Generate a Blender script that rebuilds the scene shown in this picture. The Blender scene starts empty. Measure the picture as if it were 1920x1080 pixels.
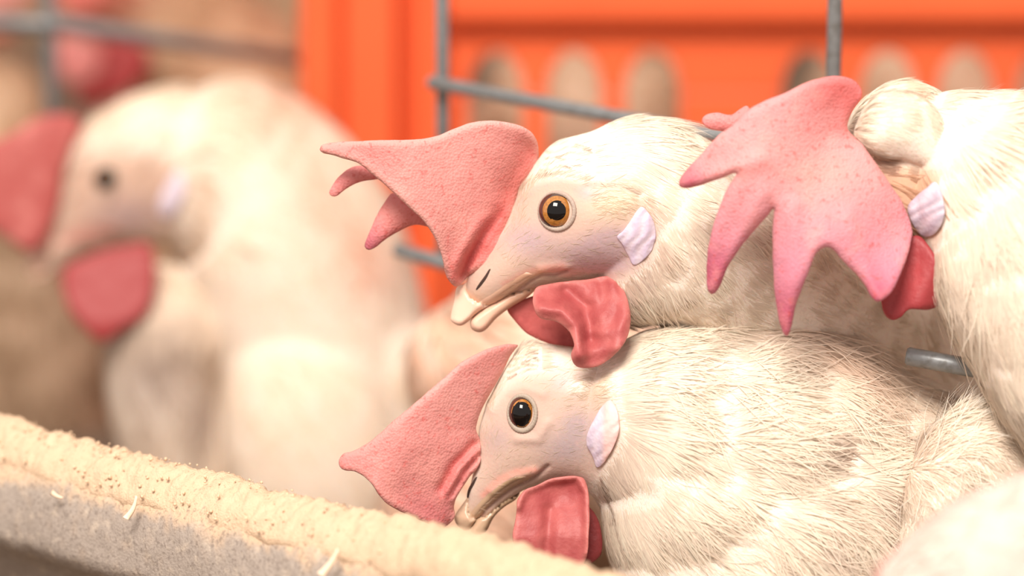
import bpy, bmesh, math, random
import numpy as np
from mathutils import Vector, Matrix, noise
from mathutils.geometry import delaunay_2d_cdt
from mathutils.bvhtree import BVHTree

random.seed(7)
rng = np.random.default_rng(7)
scene = bpy.context.scene
C = scene.collection

# ------------------------------------------------------------------ camera, world, light, exposure
FRAME = 0.27                       # metres across the frame at the focus distance
FPX = 1920 / FRAME                 # focal length in pixels (focus distance 1 m)
PITCH = math.radians(11.5)
CAM = Vector((0, 0, 0.35))
cam_d = bpy.data.cameras.new('camera'); cam = bpy.data.objects.new('camera', cam_d); C.objects.link(cam)
cam.location = CAM; cam.rotation_euler = (math.pi / 2 - PITCH, 0, 0)
cam_d.sensor_width = 36; cam_d.lens = 36 / FRAME
cam_d.clip_start = 0.01
cam_d.dof.use_dof = True; cam_d.dof.focus_distance = 0.985; cam_d.dof.aperture_fstop = 5.4
scene.camera = cam
RIGHT = Vector((1, 0, 0)); UP = Vector((0, math.sin(PITCH), math.cos(PITCH))); BACK = Vector((0, -math.cos(PITCH), math.sin(PITCH)))

world = bpy.data.worlds.new('daylight'); scene.world = world; world.use_nodes = True
wb = world.node_tree.nodes['Background']
wb.inputs[0].default_value = (1.0, 0.88, 0.81, 1); wb.inputs[1].default_value = 0.78

key_d = bpy.data.lights.new('key_light', 'AREA'); key = bpy.data.objects.new('key_light', key_d); C.objects.link(key)  # unseen area key lamp, upper left in front of the hens
key_d.shape = 'RECTANGLE'; key_d.size = 0.9; key_d.size_y = 0.7; key_d.energy = 57; key_d.color = (1.0, 0.915, 0.83)
key.location = (-0.35, -0.35, 1.75)
key.rotation_euler = (Vector((0.05, 1.0, 0.12)) - key.location).to_track_quat('-Z', 'Y').to_euler()

scene.view_settings.view_transform = 'Standard'; scene.view_settings.look = 'None'
scene.view_settings.gamma = 1; scene.view_settings.use_curve_mapping = False
scene.view_settings.exposure = 0.30

# ------------------------------------------------------------------ helpers
def lin(c):
    c = c / 255.0
    return c / 12.92 if c <= 0.04045 else ((c + 0.055) / 1.055) ** 2.4
def S(r, g, b): return np.array([lin(r), lin(g), lin(b)])

def P(x, y, d):
    s = d / FPX
    return CAM + RIGHT * ((x - 960) * s) + UP * ((540 - y) * s) - BACK * d

def ray_y(x, y, Y):
    """point of the pixel's ray on the vertical plane at distance Y"""
    v = P(x, y, 1.0) - CAM
    return CAM + v * (Y / v.y)

Rm = np.array([list(RIGHT), list(UP), list(BACK)])
def LW(a, d0):
    """(x, y, w) of a head-on side view, w towards the viewer, all in photo pixels at distance d0 -> world metres"""
    a = np.asarray(a, float); s = d0 / FPX
    loc = np.stack([(a[:, 0] - 960) * s, (540 - a[:, 1]) * s, a[:, 2] * s - d0], 1)
    return loc @ Rm + np.array(CAM)
def WL(v, d0):
    s = d0 / FPX
    loc = (np.asarray(v) - np.array(CAM)) @ Rm.T
    return np.stack([loc[:, 0] / s + 960, 540 - loc[:, 1] / s, (loc[:, 2] + d0) / s], 1)

def tag(o, label=None, cat=None, group=None, kind=None):
    if label: o['label'] = label
    if cat: o['category'] = cat
    if group: o['group'] = group
    if kind: o['kind'] = kind
    return o

def empty(name, loc):
    o = bpy.data.objects.new(name, None); o.empty_display_size = 0.02; o.location = loc; C.objects.link(o); return o

def link(name, me, mat=None, parent=None, smooth=True, root=None):
    """world-space mesh -> object, stored relative to its root thing"""
    if root is not None:
        me.transform(Matrix.Translation(-Vector(root.location)))
    o = bpy.data.objects.new(name, me); C.objects.link(o)
    if mat is not None:
        for m in (mat if isinstance(mat, (list, tuple)) else [mat]): me.materials.append(m)
    if smooth: me.polygons.foreach_set('use_smooth', np.ones(len(me.polygons), bool))
    if parent is not None: o.parent = parent
    return o

def raw_mesh(verts, faces, col=None, lie=None):
    me = bpy.data.meshes.new('m'); verts = np.asarray(verts, np.float32)
    if isinstance(faces, np.ndarray):
        k = faces.shape[1]; n = len(faces)
        me.vertices.add(len(verts)); me.vertices.foreach_set('co', verts.ravel())
        me.loops.add(n * k); me.loops.foreach_set('vertex_index', faces.astype(np.int32).ravel())
        me.polygons.add(n); me.polygons.foreach_set('loop_start', np.arange(0, n * k, k, dtype=np.int32))
        me.update(calc_edges=True)
    else:
        me.from_pydata([tuple(v) for v in verts.tolist()], [], faces)
    if col is not None: set_col(me, col)
    if lie is not None:
        at = me.attributes.new('Lie', 'FLOAT_VECTOR', 'POINT'); at.data.foreach_set('vector', np.asarray(lie, np.float32).ravel())
    return me

def set_col(me, col):
    a = me.color_attributes.get('Col') or me.color_attributes.new('Col', 'FLOAT_COLOR', 'POINT')
    c = np.ones((len(me.vertices), 4), np.float32); c[:, :3] = col
    a.data.foreach_set('color', c.ravel())

def catmull(pts, step, closed=True):
    pts = np.asarray(pts, float); n = len(pts); out = []
    rngi = range(n) if closed else range(n - 1)
    for i in rngi:
        if closed: p0, p1, p2, p3 = pts[i - 1], pts[i], pts[(i + 1) % n], pts[(i + 2) % n]
        else: p0, p1, p2, p3 = pts[max(i - 1, 0)], pts[i], pts[i + 1], pts[min(i + 2, n - 1)]
        k = max(1, int(round(np.linalg.norm((p2 - p1)[:2]) / step)))
        for t in np.arange(k) / k:
            out.append(0.5 * (2 * p1 + (p2 - p0) * t + (2 * p0 - 5 * p1 + 4 * p2 - p3) * t ** 2 + (3 * p1 - p0 - 3 * p2 + p3) * t ** 3))
    if not closed: out.append(pts[-1])
    return np.array(out)

def seg_dist(q, poly, closed=True):
    q = np.asarray(q, float); poly = np.asarray(poly, float)[:, :2]
    A = poly; B = np.roll(poly, -1, 0)
    if not closed: A = poly[:-1]; B = poly[1:]
    best = np.full(len(q), 1e18)
    for a, b in zip(A, B):
        ab = b - a; L = ab @ ab
        t = np.clip(((q - a) @ ab) / (L if L > 0 else 1), 0, 1)
        d = q - (a + t[:, None] * ab)
        best = np.minimum(best, (d * d).sum(1))
    return np.sqrt(best)

def inside(q, poly):
    q = np.asarray(q, float); x, y = q[:, 0], q[:, 1]; r = np.zeros(len(q), bool)
    A = np.asarray(poly, float)[:, :2]; B = np.roll(A, -1, 0)
    for (x1, y1), (x2, y2) in zip(A, B):
        if y1 == y2: continue
        c = (y1 > y) != (y2 > y)
        r ^= c & (x < (x2 - x1) * (y - y1) / (y2 - y1) + x1)
    return r

def sdist(q, poly, pad=70):
    """signed distance to an outline, positive inside; far points get -pad"""
    q = np.asarray(q, float)[:, :2]; poly = np.asarray(poly, float)[:, :2]; lo = poly.min(0) - pad; hi = poly.max(0) + pad
    m = ((q > lo) & (q < hi)).all(1); out = np.full(len(q), -float(pad)); qq = q[m]
    d = seg_dist(qq, poly[::2]); out[m] = np.where(inside(qq, poly), d, -d)
    return out

def poisson(poly, g):
    lo = poly.min(0) - 2 * g; hi = poly.max(0) + 2 * g
    nx, ny = int((hi[0] - lo[0]) / g) + 2, int((hi[1] - lo[1]) / g) + 2
    X, Y = np.meshgrid(lo[0] + np.arange(nx) * g, lo[1] + np.arange(ny) * g)
    m = inside(np.stack([X.ravel(), Y.ravel()], 1), poly).reshape(ny, nx)
    m[0] = m[-1] = False; m[:, 0] = m[:, -1] = False
    def Aop(u):
        r = 4 * u
        r[1:] -= u[:-1]; r[:-1] -= u[1:]; r[:, 1:] -= u[:, :-1]; r[:, :-1] -= u[:, 1:]
        return r * m
    b = m * (g * g * 1.0); u = np.zeros_like(b); r = b - Aop(u); p = r.copy(); rs = (r * r).sum()
    for _ in range(400):
        Ap = Aop(p); al = rs / max((p * Ap).sum(), 1e-30); u += al * p; r -= al * Ap
        rn = (r * r).sum()
        if rn < 1e-8 * (b * b).sum(): break
        p = r + rn / rs * p; rs = rn
    return u, lo, g

def bil(u, lo, g, q):
    fx = np.clip((q[:, 0] - lo[0]) / g, 0, u.shape[1] - 1.001); fy = np.clip((q[:, 1] - lo[1]) / g, 0, u.shape[0] - 1.001)
    i = fx.astype(int); j = fy.astype(int); a = fx - i; b = fy - j
    return (u[j, i] * (1 - a) + u[j, i + 1] * a) * (1 - b) + (u[j + 1, i] * (1 - a) + u[j + 1, i + 1] * a) * b

def sheet(outline, step):
    """triangulated outline: (points, triangles, boundary count, distance to edge)"""
    o = catmull(outline, step); n = len(o)
    lo = o.min(0); hi = o.max(0)
    X, Y = np.meshgrid(np.arange(lo[0], hi[0], step), np.arange(lo[1], hi[1], step))
    X = X + (np.arange(X.shape[0])[:, None] % 2) * step * 0.5
    q = np.stack([X.ravel(), Y.ravel()], 1)
    q = q[inside(q, o)]; q = q[seg_dist(q, o) > step * 0.95]
    t = np.roll(o, -1, 0) - np.roll(o, 1, 0); t /= np.linalg.norm(t, axis=1)[:, None] + 1e-9
    ar = 0.5 * np.sum(o[:, 0] * np.roll(o[:, 1], -1) - np.roll(o[:, 0], -1) * o[:, 1])
    nrm = np.stack([-t[:, 1], t[:, 0]], 1) * (1 if ar > 0 else -1)
    ex = []
    for off in (step * 0.14, step * 0.45):
        e = o + nrm * off; ok = inside(e, o); ok &= np.abs(seg_dist(e, o) - off) < off * 0.12
        ex.append(e[ok])
    allp = np.concatenate([o] + ex + [q])
    r = delaunay_2d_cdt([Vector(p) for p in allp], [(i, (i + 1) % n) for i in range(n)], [list(range(n))], 1, 1e-4)
    pts = np.array([[v.x, v.y] for v in r[0]]); tri = np.array([f for f in r[2] if len(f) == 3])
    c = pts[tri].mean(1); tri = tri[inside(c, o)]
    d = seg_dist(pts, o); d[d < 1e-3] = 0
    a = pts[tri]; s = (a[:, 1, 0] - a[:, 0, 0]) * (a[:, 2, 1] - a[:, 0, 1]) - (a[:, 1, 1] - a[:, 0, 1]) * (a[:, 2, 0] - a[:, 0, 0])
    tri[s < 0] = tri[s < 0][:, ::-1]
    return o, pts, tri, d

def inflate(outline, step=6, thick=20, R=None, k=None, wf=None):
    """solid from an outline: R given = plate of half-thickness `thick` with rounded rim, k given = rounded body"""
    o, pts, tri, d = sheet(outline, step)
    if k is not None:
        u, lo, g = poisson(o, max(2.0, step * 0.7)); h = k * np.sqrt(np.maximum(4 * bil(u, lo, g, pts), 0))
    else:
        th_ = thick(pts[:, 0], pts[:, 1]) if callable(thick) else thick
        e = np.clip(d / R, 0, 1); h = th_ * np.sqrt(np.maximum(1 - (1 - e) ** 2, 0))
    edge = d <= 0
    h[edge] = 0
    w = wf(pts[:, 0], pts[:, 1]) if wf else np.zeros(len(pts))
    n = len(pts); idx = np.where(edge, np.arange(n), n + np.arange(n))
    front = np.column_stack([pts, w + h]); back = np.column_stack([pts, w - h])
    V = np.concatenate([front, back]); F = np.concatenate([tri[:, ::-1], idx[tri]])
    used = np.zeros(len(V), bool); used[F.ravel()] = True
    mp = np.cumsum(used) - 1
    return V[used], mp[F]

def tube(secs, step=14, nseg=40):
    """(x, y, w, half height, half depth) sections -> closed tube"""
    s = catmull(np.array(secs, float), step, closed=False)
    c = s[:, :3]; T = np.gradient(c, axis=0); T /= np.linalg.norm(T, axis=1)[:, None] + 1e-9
    pr = np.stack([-T[:, 1], T[:, 0], np.zeros(len(T))], 1); pr /= np.linalg.norm(pr, axis=1)[:, None] + 1e-9
    dp = np.cross(T, pr)
    th = np.arange(nseg) / nseg * 2 * math.pi
    V = c[:, None] + np.cos(th)[None, :, None] * pr[:, None] * s[:, 3][:, None, None] + np.sin(th)[None, :, None] * dp[:, None] * s[:, 4][:, None, None]
    m = len(s); V = V.reshape(-1, 3); F = []
    for i in range(m - 1):
        for j in range(nseg):
            F.append((i * nseg + j, i * nseg + (j + 1) % nseg, (i + 1) * nseg + (j + 1) % nseg, (i + 1) * nseg + j))
    V = np.concatenate([V, c[:1], c[-1:]])
    for j in range(nseg):
        F.append((m * nseg, (j + 1) % nseg, j)); F.append((m * nseg + 1, (m - 1) * nseg + j, (m - 1) * nseg + (j + 1) % nseg))
    return V, F

def ball(c, r, n=24):
    bm = bmesh.new(); bmesh.ops.create_uvsphere(bm, u_segments=n, v_segments=n // 2, radius=1)
    V = np.array([v.co[:] for v in bm.verts]) * np.array(r) + np.array(c)
    F = [tuple(v.index for v in f.verts) for f in bm.faces]; bm.free()
    return V, F

def fuse(pieces, d0, voxel, smooth=6):
    """solids -> one continuous skin"""
    V = []; F = []; off = 0
    for v, f in pieces:
        V.append(v); F += [tuple(int(i) + off for i in q) for q in f]; off += len(v)
    me = raw_mesh(LW(np.concatenate(V), d0), F)
    bm = bmesh.new(); bm.from_mesh(me); bmesh.ops.recalc_face_normals(bm, faces=bm.faces); bm.to_mesh(me); bm.free()
    o = bpy.data.objects.new('tmp', me); C.objects.link(o)
    md = o.modifiers.new('r', 'REMESH'); md.mode = 'VOXEL'; md.voxel_size = voxel * d0 / FPX
    ms = o.modifiers.new('s', 'SMOOTH'); ms.factor = 0.5; ms.iterations = smooth
    dg = bpy.context.evaluated_depsgraph_get(); out = bpy.data.meshes.new_from_object(o.evaluated_get(dg))
    bpy.data.objects.remove(o); bpy.data.meshes.remove(me)
    return out

def relax(me, d0, wf, iters):
    """even out a fused skin where wf (0..1 of side-view pixels) says so"""
    wt = wf(WL(co_of(me), d0)); o = bpy.data.objects.new('tmp', me); C.objects.link(o); vg = o.vertex_groups.new(name='w')
    lev = np.round(wt * 6).astype(int)
    for k in range(1, 7):
        ix = np.nonzero(lev == k)[0].tolist()
        if ix: vg.add(ix, k / 6, 'REPLACE')
    ms = o.modifiers.new('s', 'SMOOTH'); ms.factor = 0.5; ms.iterations = iters; ms.vertex_group = 'w'
    out = bpy.data.meshes.new_from_object(o.evaluated_get(bpy.context.evaluated_depsgraph_get()))
    bpy.data.objects.remove(o); bpy.data.meshes.remove(me); return out

def co_of(me):
    a = np.empty(len(me.vertices) * 3, np.float32); me.vertices.foreach_get('co', a); return a.reshape(-1, 3).astype(float)
def no_of(me):
    a = np.empty(len(me.vertices) * 3, np.float32); me.vertices.foreach_get('normal', a); return a.reshape(-1, 3).astype(float)

_perm = np.random.default_rng(3).permutation(512); _grad = np.random.default_rng(5).normal(size=(512, 3)); _grad /= np.linalg.norm(_grad, axis=1)[:, None]
def nz(v, scale, seed=0.0):
    """gradient noise, whole array at once"""
    q = np.asarray(v, float) * scale + seed
    i = np.floor(q).astype(int); f = q - i; u = f * f * f * (f * (f * 6 - 15) + 10); out = np.zeros(len(q))
    for dx in (0, 1):
        for dy in (0, 1):
            for dz in (0, 1):
                h = _perm[(_perm[(_perm[(i[:, 0] + dx) & 511] + i[:, 1] + dy) & 511] + i[:, 2] + dz) & 511]
                d = (_grad[h] * (f - np.array([dx, dy, dz]))).sum(1)
                out += d * (u[:, 0] if dx else 1 - u[:, 0]) * (u[:, 1] if dy else 1 - u[:, 1]) * (u[:, 2] if dz else 1 - u[:, 2])
    return out * 1.25

def gauss(q, line, width):
    return np.exp(-(seg_dist(q, np.asarray(line, float), closed=False) / width) ** 2)

def blob(q, x, y, rx, ry=None, ang=0):
    ry = ry or rx; c, s = math.cos(ang), math.sin(ang); dx = q[:, 0] - x; dy = q[:, 1] - y
    return np.exp(-(((dx * c + dy * s) / rx) ** 2 + ((-dx * s + dy * c) / ry) ** 2))

def mixc(col, m, c): return col * (1 - m[:, None]) + np.asarray(c)[None] * m[:, None]

# ------------------------------------------------------------------ materials
def base_mat(name, col=(0.8, 0.8, 0.8), rough=0.6, attr=False, sss=0.0, sssr=(1, 0.35, 0.2), ssss=0.0015, spec=0.3, coat=0.0):
    m = bpy.data.materials.new(name); m.use_nodes = True; nt = m.node_tree; b = nt.nodes['Principled BSDF']
    b.inputs['Base Color'].default_value = (*col, 1); b.inputs['Roughness'].default_value = rough
    b.inputs['Specular IOR Level'].default_value = spec; b.inputs['Coat Weight'].default_value = coat
    if sss:
        b.inputs['Subsurface Weight'].default_value = sss; b.inputs['Subsurface Radius'].default_value = sssr; b.inputs['Subsurface Scale'].default_value = ssss
    if attr:
        a = nt.nodes.new('ShaderNodeVertexColor'); a.layer_name = 'Col'
        nt.links.new(a.outputs[0], b.inputs['Base Color'])
    return m

def N(nt, t, **kw):
    n = nt.nodes.new(t)
    for k, v in kw.items():
        if k in n.inputs: n.inputs[k].default_value = v
        else: setattr(n, k, v)
    return n

def add_bump(m, scale, strength, dist, kind='noise', detail=4):
    nt = m.node_tree; b = nt.nodes['Principled BSDF']; tc = N(nt, 'ShaderNodeTexCoord')
    t = N(nt, 'ShaderNodeTexNoise' if kind == 'noise' else 'ShaderNodeTexVoronoi'); t.inputs['Scale'].default_value = scale
    if kind == 'noise': t.inputs['Detail'].default_value = detail
    bp = N(nt, 'ShaderNodeBump'); bp.inputs['Strength'].default_value = strength; bp.inputs['Distance'].default_value = dist
    nt.links.new(tc.outputs['Object'], t.inputs['Vector']); nt.links.new(t.outputs[0], bp.inputs['Height'])
    if b.inputs['Normal'].is_linked: nt.links.new(b.inputs['Normal'].links[0].from_socket, bp.inputs['Normal'])
    nt.links.new(bp.outputs[0], b.inputs['Normal'])

def add_speckle(m, scale, lo, hi, color, amount, detail=3):
    nt = m.node_tree; b = nt.nodes['Principled BSDF']; tc = N(nt, 'ShaderNodeTexCoord')
    t = N(nt, 'ShaderNodeTexNoise'); t.inputs['Scale'].default_value = scale; t.inputs['Detail'].default_value = detail
    r = N(nt, 'ShaderNodeMapRange'); r.inputs[1].default_value = lo; r.inputs[2].default_value = hi; r.inputs[4].default_value = amount
    mx = N(nt, 'ShaderNodeMix', data_type='RGBA'); mx.inputs['B'].default_value = (*color, 1)
    nt.links.new(tc.outputs['Object'], t.inputs['Vector']); nt.links.new(t.outputs[0], r.inputs[0]); nt.links.new(r.outputs[0], mx.inputs['Factor'])
    src = b.inputs['Base Color']
    if src.is_linked: nt.links.new(src.links[0].from_socket, mx.inputs['A'])
    else: mx.inputs['A'].default_value = src.default_value
    nt.links.new(mx.outputs['Result'], src)

M = {}
M['skin'] = base_mat('hen_skin', rough=0.62, attr=True, sss=0.18, ssss=0.001, spec=0.25)
add_bump(M['skin'], 1100, 0.35, 0.0003); add_speckle(M['skin'], 700, 0.55, 0.75, S(206, 165, 160), 0.35)
M['comb'] = base_mat('comb_flesh', rough=0.55, attr=True, sss=0.08, ssss=0.001, spec=0.25)
add_bump(M['comb'], 1500, 0.40, 0.0004, 'voronoi'); add_bump(M['comb'], 260, 0.35, 0.0008)
add_speckle(M['comb'], 800, 0.58, 0.70, S(194, 80, 76), 0.5, 2); add_speckle(M['comb'], 120, 0.5, 0.8, S(232, 162, 152), 0.5)
M['wattle'] = base_mat('wattle_flesh', rough=0.48, attr=True, sss=0.05, ssss=0.001, spec=0.3)
add_bump(M['wattle'], 900, 0.4, 0.0004); add_speckle(M['wattle'], 420, 0.5, 0.75, S(154, 66, 68), 0.5)
M['lobe'] = base_mat('earlobe_skin', rough=0.5, attr=True, spec=0.4, sss=0.1, ssss=0.0008)
add_bump(M['lobe'], 900, 0.3, 0.0003, 'voronoi')
M['horn'] = base_mat('beak_horn', rough=0.33, attr=True, spec=0.45, sss=0.15, ssss=0.001)
add_bump(M['horn'], 420, 0.12, 0.0004)
M['lid'] = base_mat('eyelid_skin', rough=0.5, attr=True, sss=0.1, ssss=0.0006)
add_bump(M['lid'], 1800, 0.5, 0.0003)
M['pupil'] = base_mat('pupil_black', (0.003, 0.002, 0.002), 0.04, spec=0.25, coat=0.25)
M['iris'] = base_mat('iris_amber', tuple(S(176, 116, 48)), 0.12, spec=0.6, coat=1.0)
add_speckle(M['iris'], 1500, 0.4, 0.7, S(120, 72, 24), 0.7)
M['iris_rim'] = base_mat('iris_rim', tuple(S(62, 40, 30)), 0.15, spec=0.6, coat=1.0)
M['dark'] = base_mat('nostril_dark', tuple(S(70, 52, 46)), 0.7)

def feather_mat(name):
    m = bpy.data.materials.new(name); m.use_nodes = True; nt = m.node_tree
    nt.nodes.remove(nt.nodes['Principled BSDF'])
    a = N(nt, 'ShaderNodeVertexColor'); a.layer_name = 'Col'
    d = N(nt, 'ShaderNodeBsdfDiffuse'); t = N(nt, 'ShaderNodeBsdfTranslucent'); mx = N(nt, 'ShaderNodeMixShader'); mx.inputs[0].default_value = 0.5
    nm = N(nt, 'ShaderNodeAttribute'); nm.attribute_name = 'Lie'
    nt.links.new(nm.outputs['Vector'], d.inputs['Normal'])
    nt.links.new(a.outputs[0], d.inputs[0]); nt.links.new(a.outputs[0], t.inputs[0])
    nt.links.new(d.outputs[0], mx.inputs[1]); nt.links.new(t.outputs[0], mx.inputs[2])
    nt.links.new(mx.outputs[0], nt.nodes['Material Output'].inputs[0])
    return m
M['feather'] = feather_mat('feather_white')

WHITE = S(252, 240, 226); FLUFF = S(240, 224, 200); PINKSK = S(240, 200, 182)

# ------------------------------------------------------------------ plumage
def strands(me, d0, count, flow, length, width, keep=None, lift=(0.0, 0.05), curl=0.14, spread=0.28, region=None, tint=None, K=3, density=None, side=0.0):
    """ribbon barbs rooted on the skin, combed along the flow; returns verts, quads, colours in world space"""
    co = co_of(me); no = no_of(me)
    me.calc_loop_triangles()
    tri = np.empty(len(me.loop_triangles) * 3, np.int32); me.loop_triangles.foreach_get('vertices', tri); tri = tri.reshape(-1, 3)
    a, b, c = co[tri[:, 0]], co[tri[:, 1]], co[tri[:, 2]]
    ar = np.linalg.norm(np.cross(b - a, c - a), axis=1)
    cen = (a + b + c) / 3; L = WL(cen, d0)
    fn = np.cross(b - a, c - a); fn /= np.linalg.norm(fn, axis=1)[:, None] + 1e-12
    vis = (fn @ Rm[2] > -0.45)
    wgt = ar * vis
    if region is not None: wgt = wgt * region(L)
    if wgt.sum() <= 0: return np.zeros((0, 3)), np.zeros((0, 4), int), np.zeros((0, 3)), np.zeros((0, 3))
    pick = rng.choice(len(tri), count, p=wgt / wgt.sum())
    r1 = np.sqrt(rng.random(count)); r2 = rng.random(count)
    wa, wb_, wc = 1 - r1, r1 * (1 - r2), r1 * r2
    p = a[pick] * wa[:, None] + b[pick] * wb_[:, None] + c[pick] * wc[:, None]
    n = no[tri[pick, 0]] * wa[:, None] + no[tri[pick, 1]] * wb_[:, None] + no[tri[pick, 2]] * wc[:, None]
    n /= np.linalg.norm(n, axis=1)[:, None] + 1e-12
    cb = np.empty(len(co) * 4, np.float32); me.color_attributes['Col'].data.foreach_get('color', cb); cb = cb.reshape(-1, 4)[:, :3]
    col = cb[tri[pick, 0]].astype(float)
    lp = WL(p, d0)
    F = np.array(flow, float)                              # x, y, dx, dy(down), dw
    dd = ((lp[:, None, 0] - F[None, :, 0]) ** 2 + (lp[:, None, 1] - F[None, :, 1]) ** 2) + 400
    ww = 1 / dd ** 1.6; ww /= ww.sum(1)[:, None]
    fd = ww @ F[:, 2:5]
    clump = np.stack([nz(p, 130, 3.1), nz(p, 130, 17.7)], 1)
    loc = np.stack([fd[:, 0], -fd[:, 1], fd[:, 2]], 1)
    loc /= np.linalg.norm(loc, axis=1)[:, None] + 1e-9
    dirw = loc @ Rm
    tb = np.cross(n, dirw)
    ang = rng.normal(0, spread, count) + clump[:, 0] * 0.5
    dirw = dirw - n * (dirw * n).sum(1)[:, None]; dirw /= np.linalg.norm(dirw, axis=1)[:, None] + 1e-9
    tb = np.cross(n, dirw)
    dirw = dirw * np.cos(ang)[:, None] + tb * np.sin(ang)[:, None]; tb = np.cross(n, dirw)
    s = d0 / FPX
    Ln = rng.uniform(length[0], length[1], count) * s * (1 + 0.35 * clump[:, 1]); W = rng.uniform(width[0], width[1], count) * s
    lf = rng.uniform(lift[0], lift[1], count); cv = rng.normal(0, side + 0.06, count)
    roll = rng.normal(0, 0.22, count); tw = tb * np.cos(roll)[:, None] + n * np.sin(roll)[:, None]
    verts = np.zeros((count, K + 1, 2, 3))
    for i in range(K + 1):
        t = i / K
        q = p + (dirw * t + n * (lf * t - (curl + lf * 0.4) * t * t)[:, None] + tb * (cv * t * t)[:, None]) * Ln[:, None]
        wdt = W * (0.75 + 0.5 * t) * (1 - t ** 3) * 0.5 + W * 0.03
        verts[:, i, 0] = q - tw * wdt[:, None]; verts[:, i, 1] = q + tw * wdt[:, None]
    base = np.arange(count)[:, None] * (2 * (K + 1)); i = np.arange(K)[None] * 2
    quads = np.stack([base + i, base + i + 1, base + i + 3, base + i + 2], -1).reshape(-1, 4)
    jit = rng.normal(1, 0.03, (count, 1)) * (1 + 0.04 * clump[:, 1:2])
    cc = np.clip(col * jit, 0, 0.97)
    if tint is not None: cc = tint(lp, cc)
    cols = np.repeat(cc, 2 * (K + 1), 0)
    lie = n + rng.normal(0, 0.05, n.shape) + dirw * 0.12; lie /= np.linalg.norm(lie, axis=1)[:, None]
    return verts.reshape(-1, 3), quads, cols, np.repeat(lie, 2 * (K + 1), 0)

def plumage(root, sets):
    V = []; F = []; Cc = []; Ln = []; off = 0
    for v, f, c, l in sets:
        V.append(v); F.append(f + off); Cc.append(c); Ln.append(l); off += len(v)
    me = raw_mesh(np.concatenate(V), np.concatenate(F), np.concatenate(Cc), np.concatenate(Ln))
    o = link('plumage', me, M['feather'], root, True, root)
    return tag(o, kind='stuff')

# ------------------------------------------------------------------ parts of a hen
def front_w(bvh, x, y, d0):
    o = LW(np.array([[x, y, 900.0]]), d0)[0]
    h = bvh.ray_cast(Vector(o), -BACK)
    return None if h[0] is None else WL(np.array([h[0][:]]), d0)[0, 2]

def fleshy(name, root, d0, outline, mat, colf, wf, thick=14, R=26, step=5, rough=1.2, k=None, rim=None):
    V, F = inflate(outline, step, thick, R, k, wf)
    q = V[:, :2]
    me = raw_mesh(LW(V, d0), F)
    if rough:
        no = no_of(me); co = co_of(me); a = (nz(co, 130, 5.0) * 1.6 + nz(co, 420, 9.0) * 0.7) * rough * d0 / FPX
        co = co + no * a[:, None]; me.vertices.foreach_set('co', co.astype(np.float32).ravel()); me.update()
    c = colf(q, V[:, 2])
    if rim is not None: c = mixc(c, rim[2] * np.exp(-(seg_dist(q, catmull(outline, 8)) / rim[1]) ** 2), rim[0])
    set_col(me, c)
    return link(name, me, M[mat], root, True, root)

def eye(root, d0, bvh, x, y, r, pupil=0.62, ax=1.0, ay=1.0, lidcol=S(222, 208, 194), tilt=(0, 0), poff=(0, 0), lidw=0.28, out=0.16):
    w = front_w(bvh, x, y, d0)
    Rb = r * 1.25; cw = w - math.sqrt(max(Rb * Rb - r * r, 0)) + r * 0.10
    nr, ns = 22, 40; V = [(0, 0, Rb)]; F = []; mats = []
    amax = 1.35
    for i in range(1, nr + 1):
        a = amax * i / nr
        for j in range(ns):
            t = 2 * math.pi * j / ns; V.append((Rb * math.sin(a) * math.cos(t), Rb * math.sin(a) * math.sin(t), Rb * math.cos(a)))
    for j in range(ns): F.append((0, 1 + j, 1 + (j + 1) % ns))
    for i in range(nr - 1):
        for j in range(ns):
            a0 = 1 + i * ns; F.append((a0 + j, a0 + ns + j, a0 + ns + (j + 1) % ns, a0 + (j + 1) % ns))
    V = np.array(V)
    def slot(c):
        rr = math.hypot(c[0] - poff[0] * r, c[1] - poff[1] * r) / r
        r0 = math.hypot(c[0], c[1]) / r
        return 0 if rr < pupil else (2 if r0 > 0.93 else 1)
    me_slots = [slot(V[list(f)].mean(0)) for f in F]
    V2 = V * np.array([ax, ay, 1]) + np.array([x, y, cw])
    me = raw_mesh(LW(V2, d0), F)
    bm = bmesh.new(); bm.from_mesh(me); bmesh.ops.recalc_face_normals(bm, faces=bm.faces); bm.to_mesh(me); bm.free()
    o = link('eye', me, [M['pupil'], M['iris'], M['iris_rim']], root, True, root)
    for p_, s_ in zip(me.polygons, me_slots): p_.material_index = s_
    # eyelid ring with its row of tiny scallops
    n1, n2 = 96, 14; V = []; F = []
    for i in range(n1):
        t = 2 * math.pi * i / n1
        mr = lidw * r * 0.5 * (1 + 0.10 * math.sin(t * 38)); MR = r * (1.0 + lidw * 0.46)
        wt = front_w(bvh, x + MR * math.cos(t) * ax, y + MR * math.sin(t) * ay, d0); wt = w if wt is None else max(w - 14, min(w + 14, wt))
        for j in range(n2):
            u = 2 * math.pi * j / n2; rr = MR + mr * math.cos(u) * 1.05
            V.append((x + rr * math.cos(t) * ax, y + rr * math.sin(t) * ay, wt + mr * 0.9 * math.sin(u) + r * out * 0.35))
    for i in range(n1):
        for j in range(n2):
            F.append((i * n2 + j, i * n2 + (j + 1) % n2, ((i + 1) % n1) * n2 + (j + 1) % n2, ((i + 1) % n1) * n2 + j))
    me = raw_mesh(LW(np.array(V), d0), F, np.tile(lidcol, (len(V), 1)))
    bm = bmesh.new(); bm.from_mesh(me); bmesh.ops.recalc_face_normals(bm, faces=bm.faces); bm.to_mesh(me); bm.free()
    link('eyelid', me, M['lid'], o, True, root)
    return o

def displace(me, d0, f):
    co = co_of(me); no = no_of(me); L = WL(co, d0); a = f(L, co) * d0 / FPX
    co = co + no * a[:, None]; me.vertices.foreach_set('co', co.astype(np.float32).ravel()); me.update()

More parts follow.
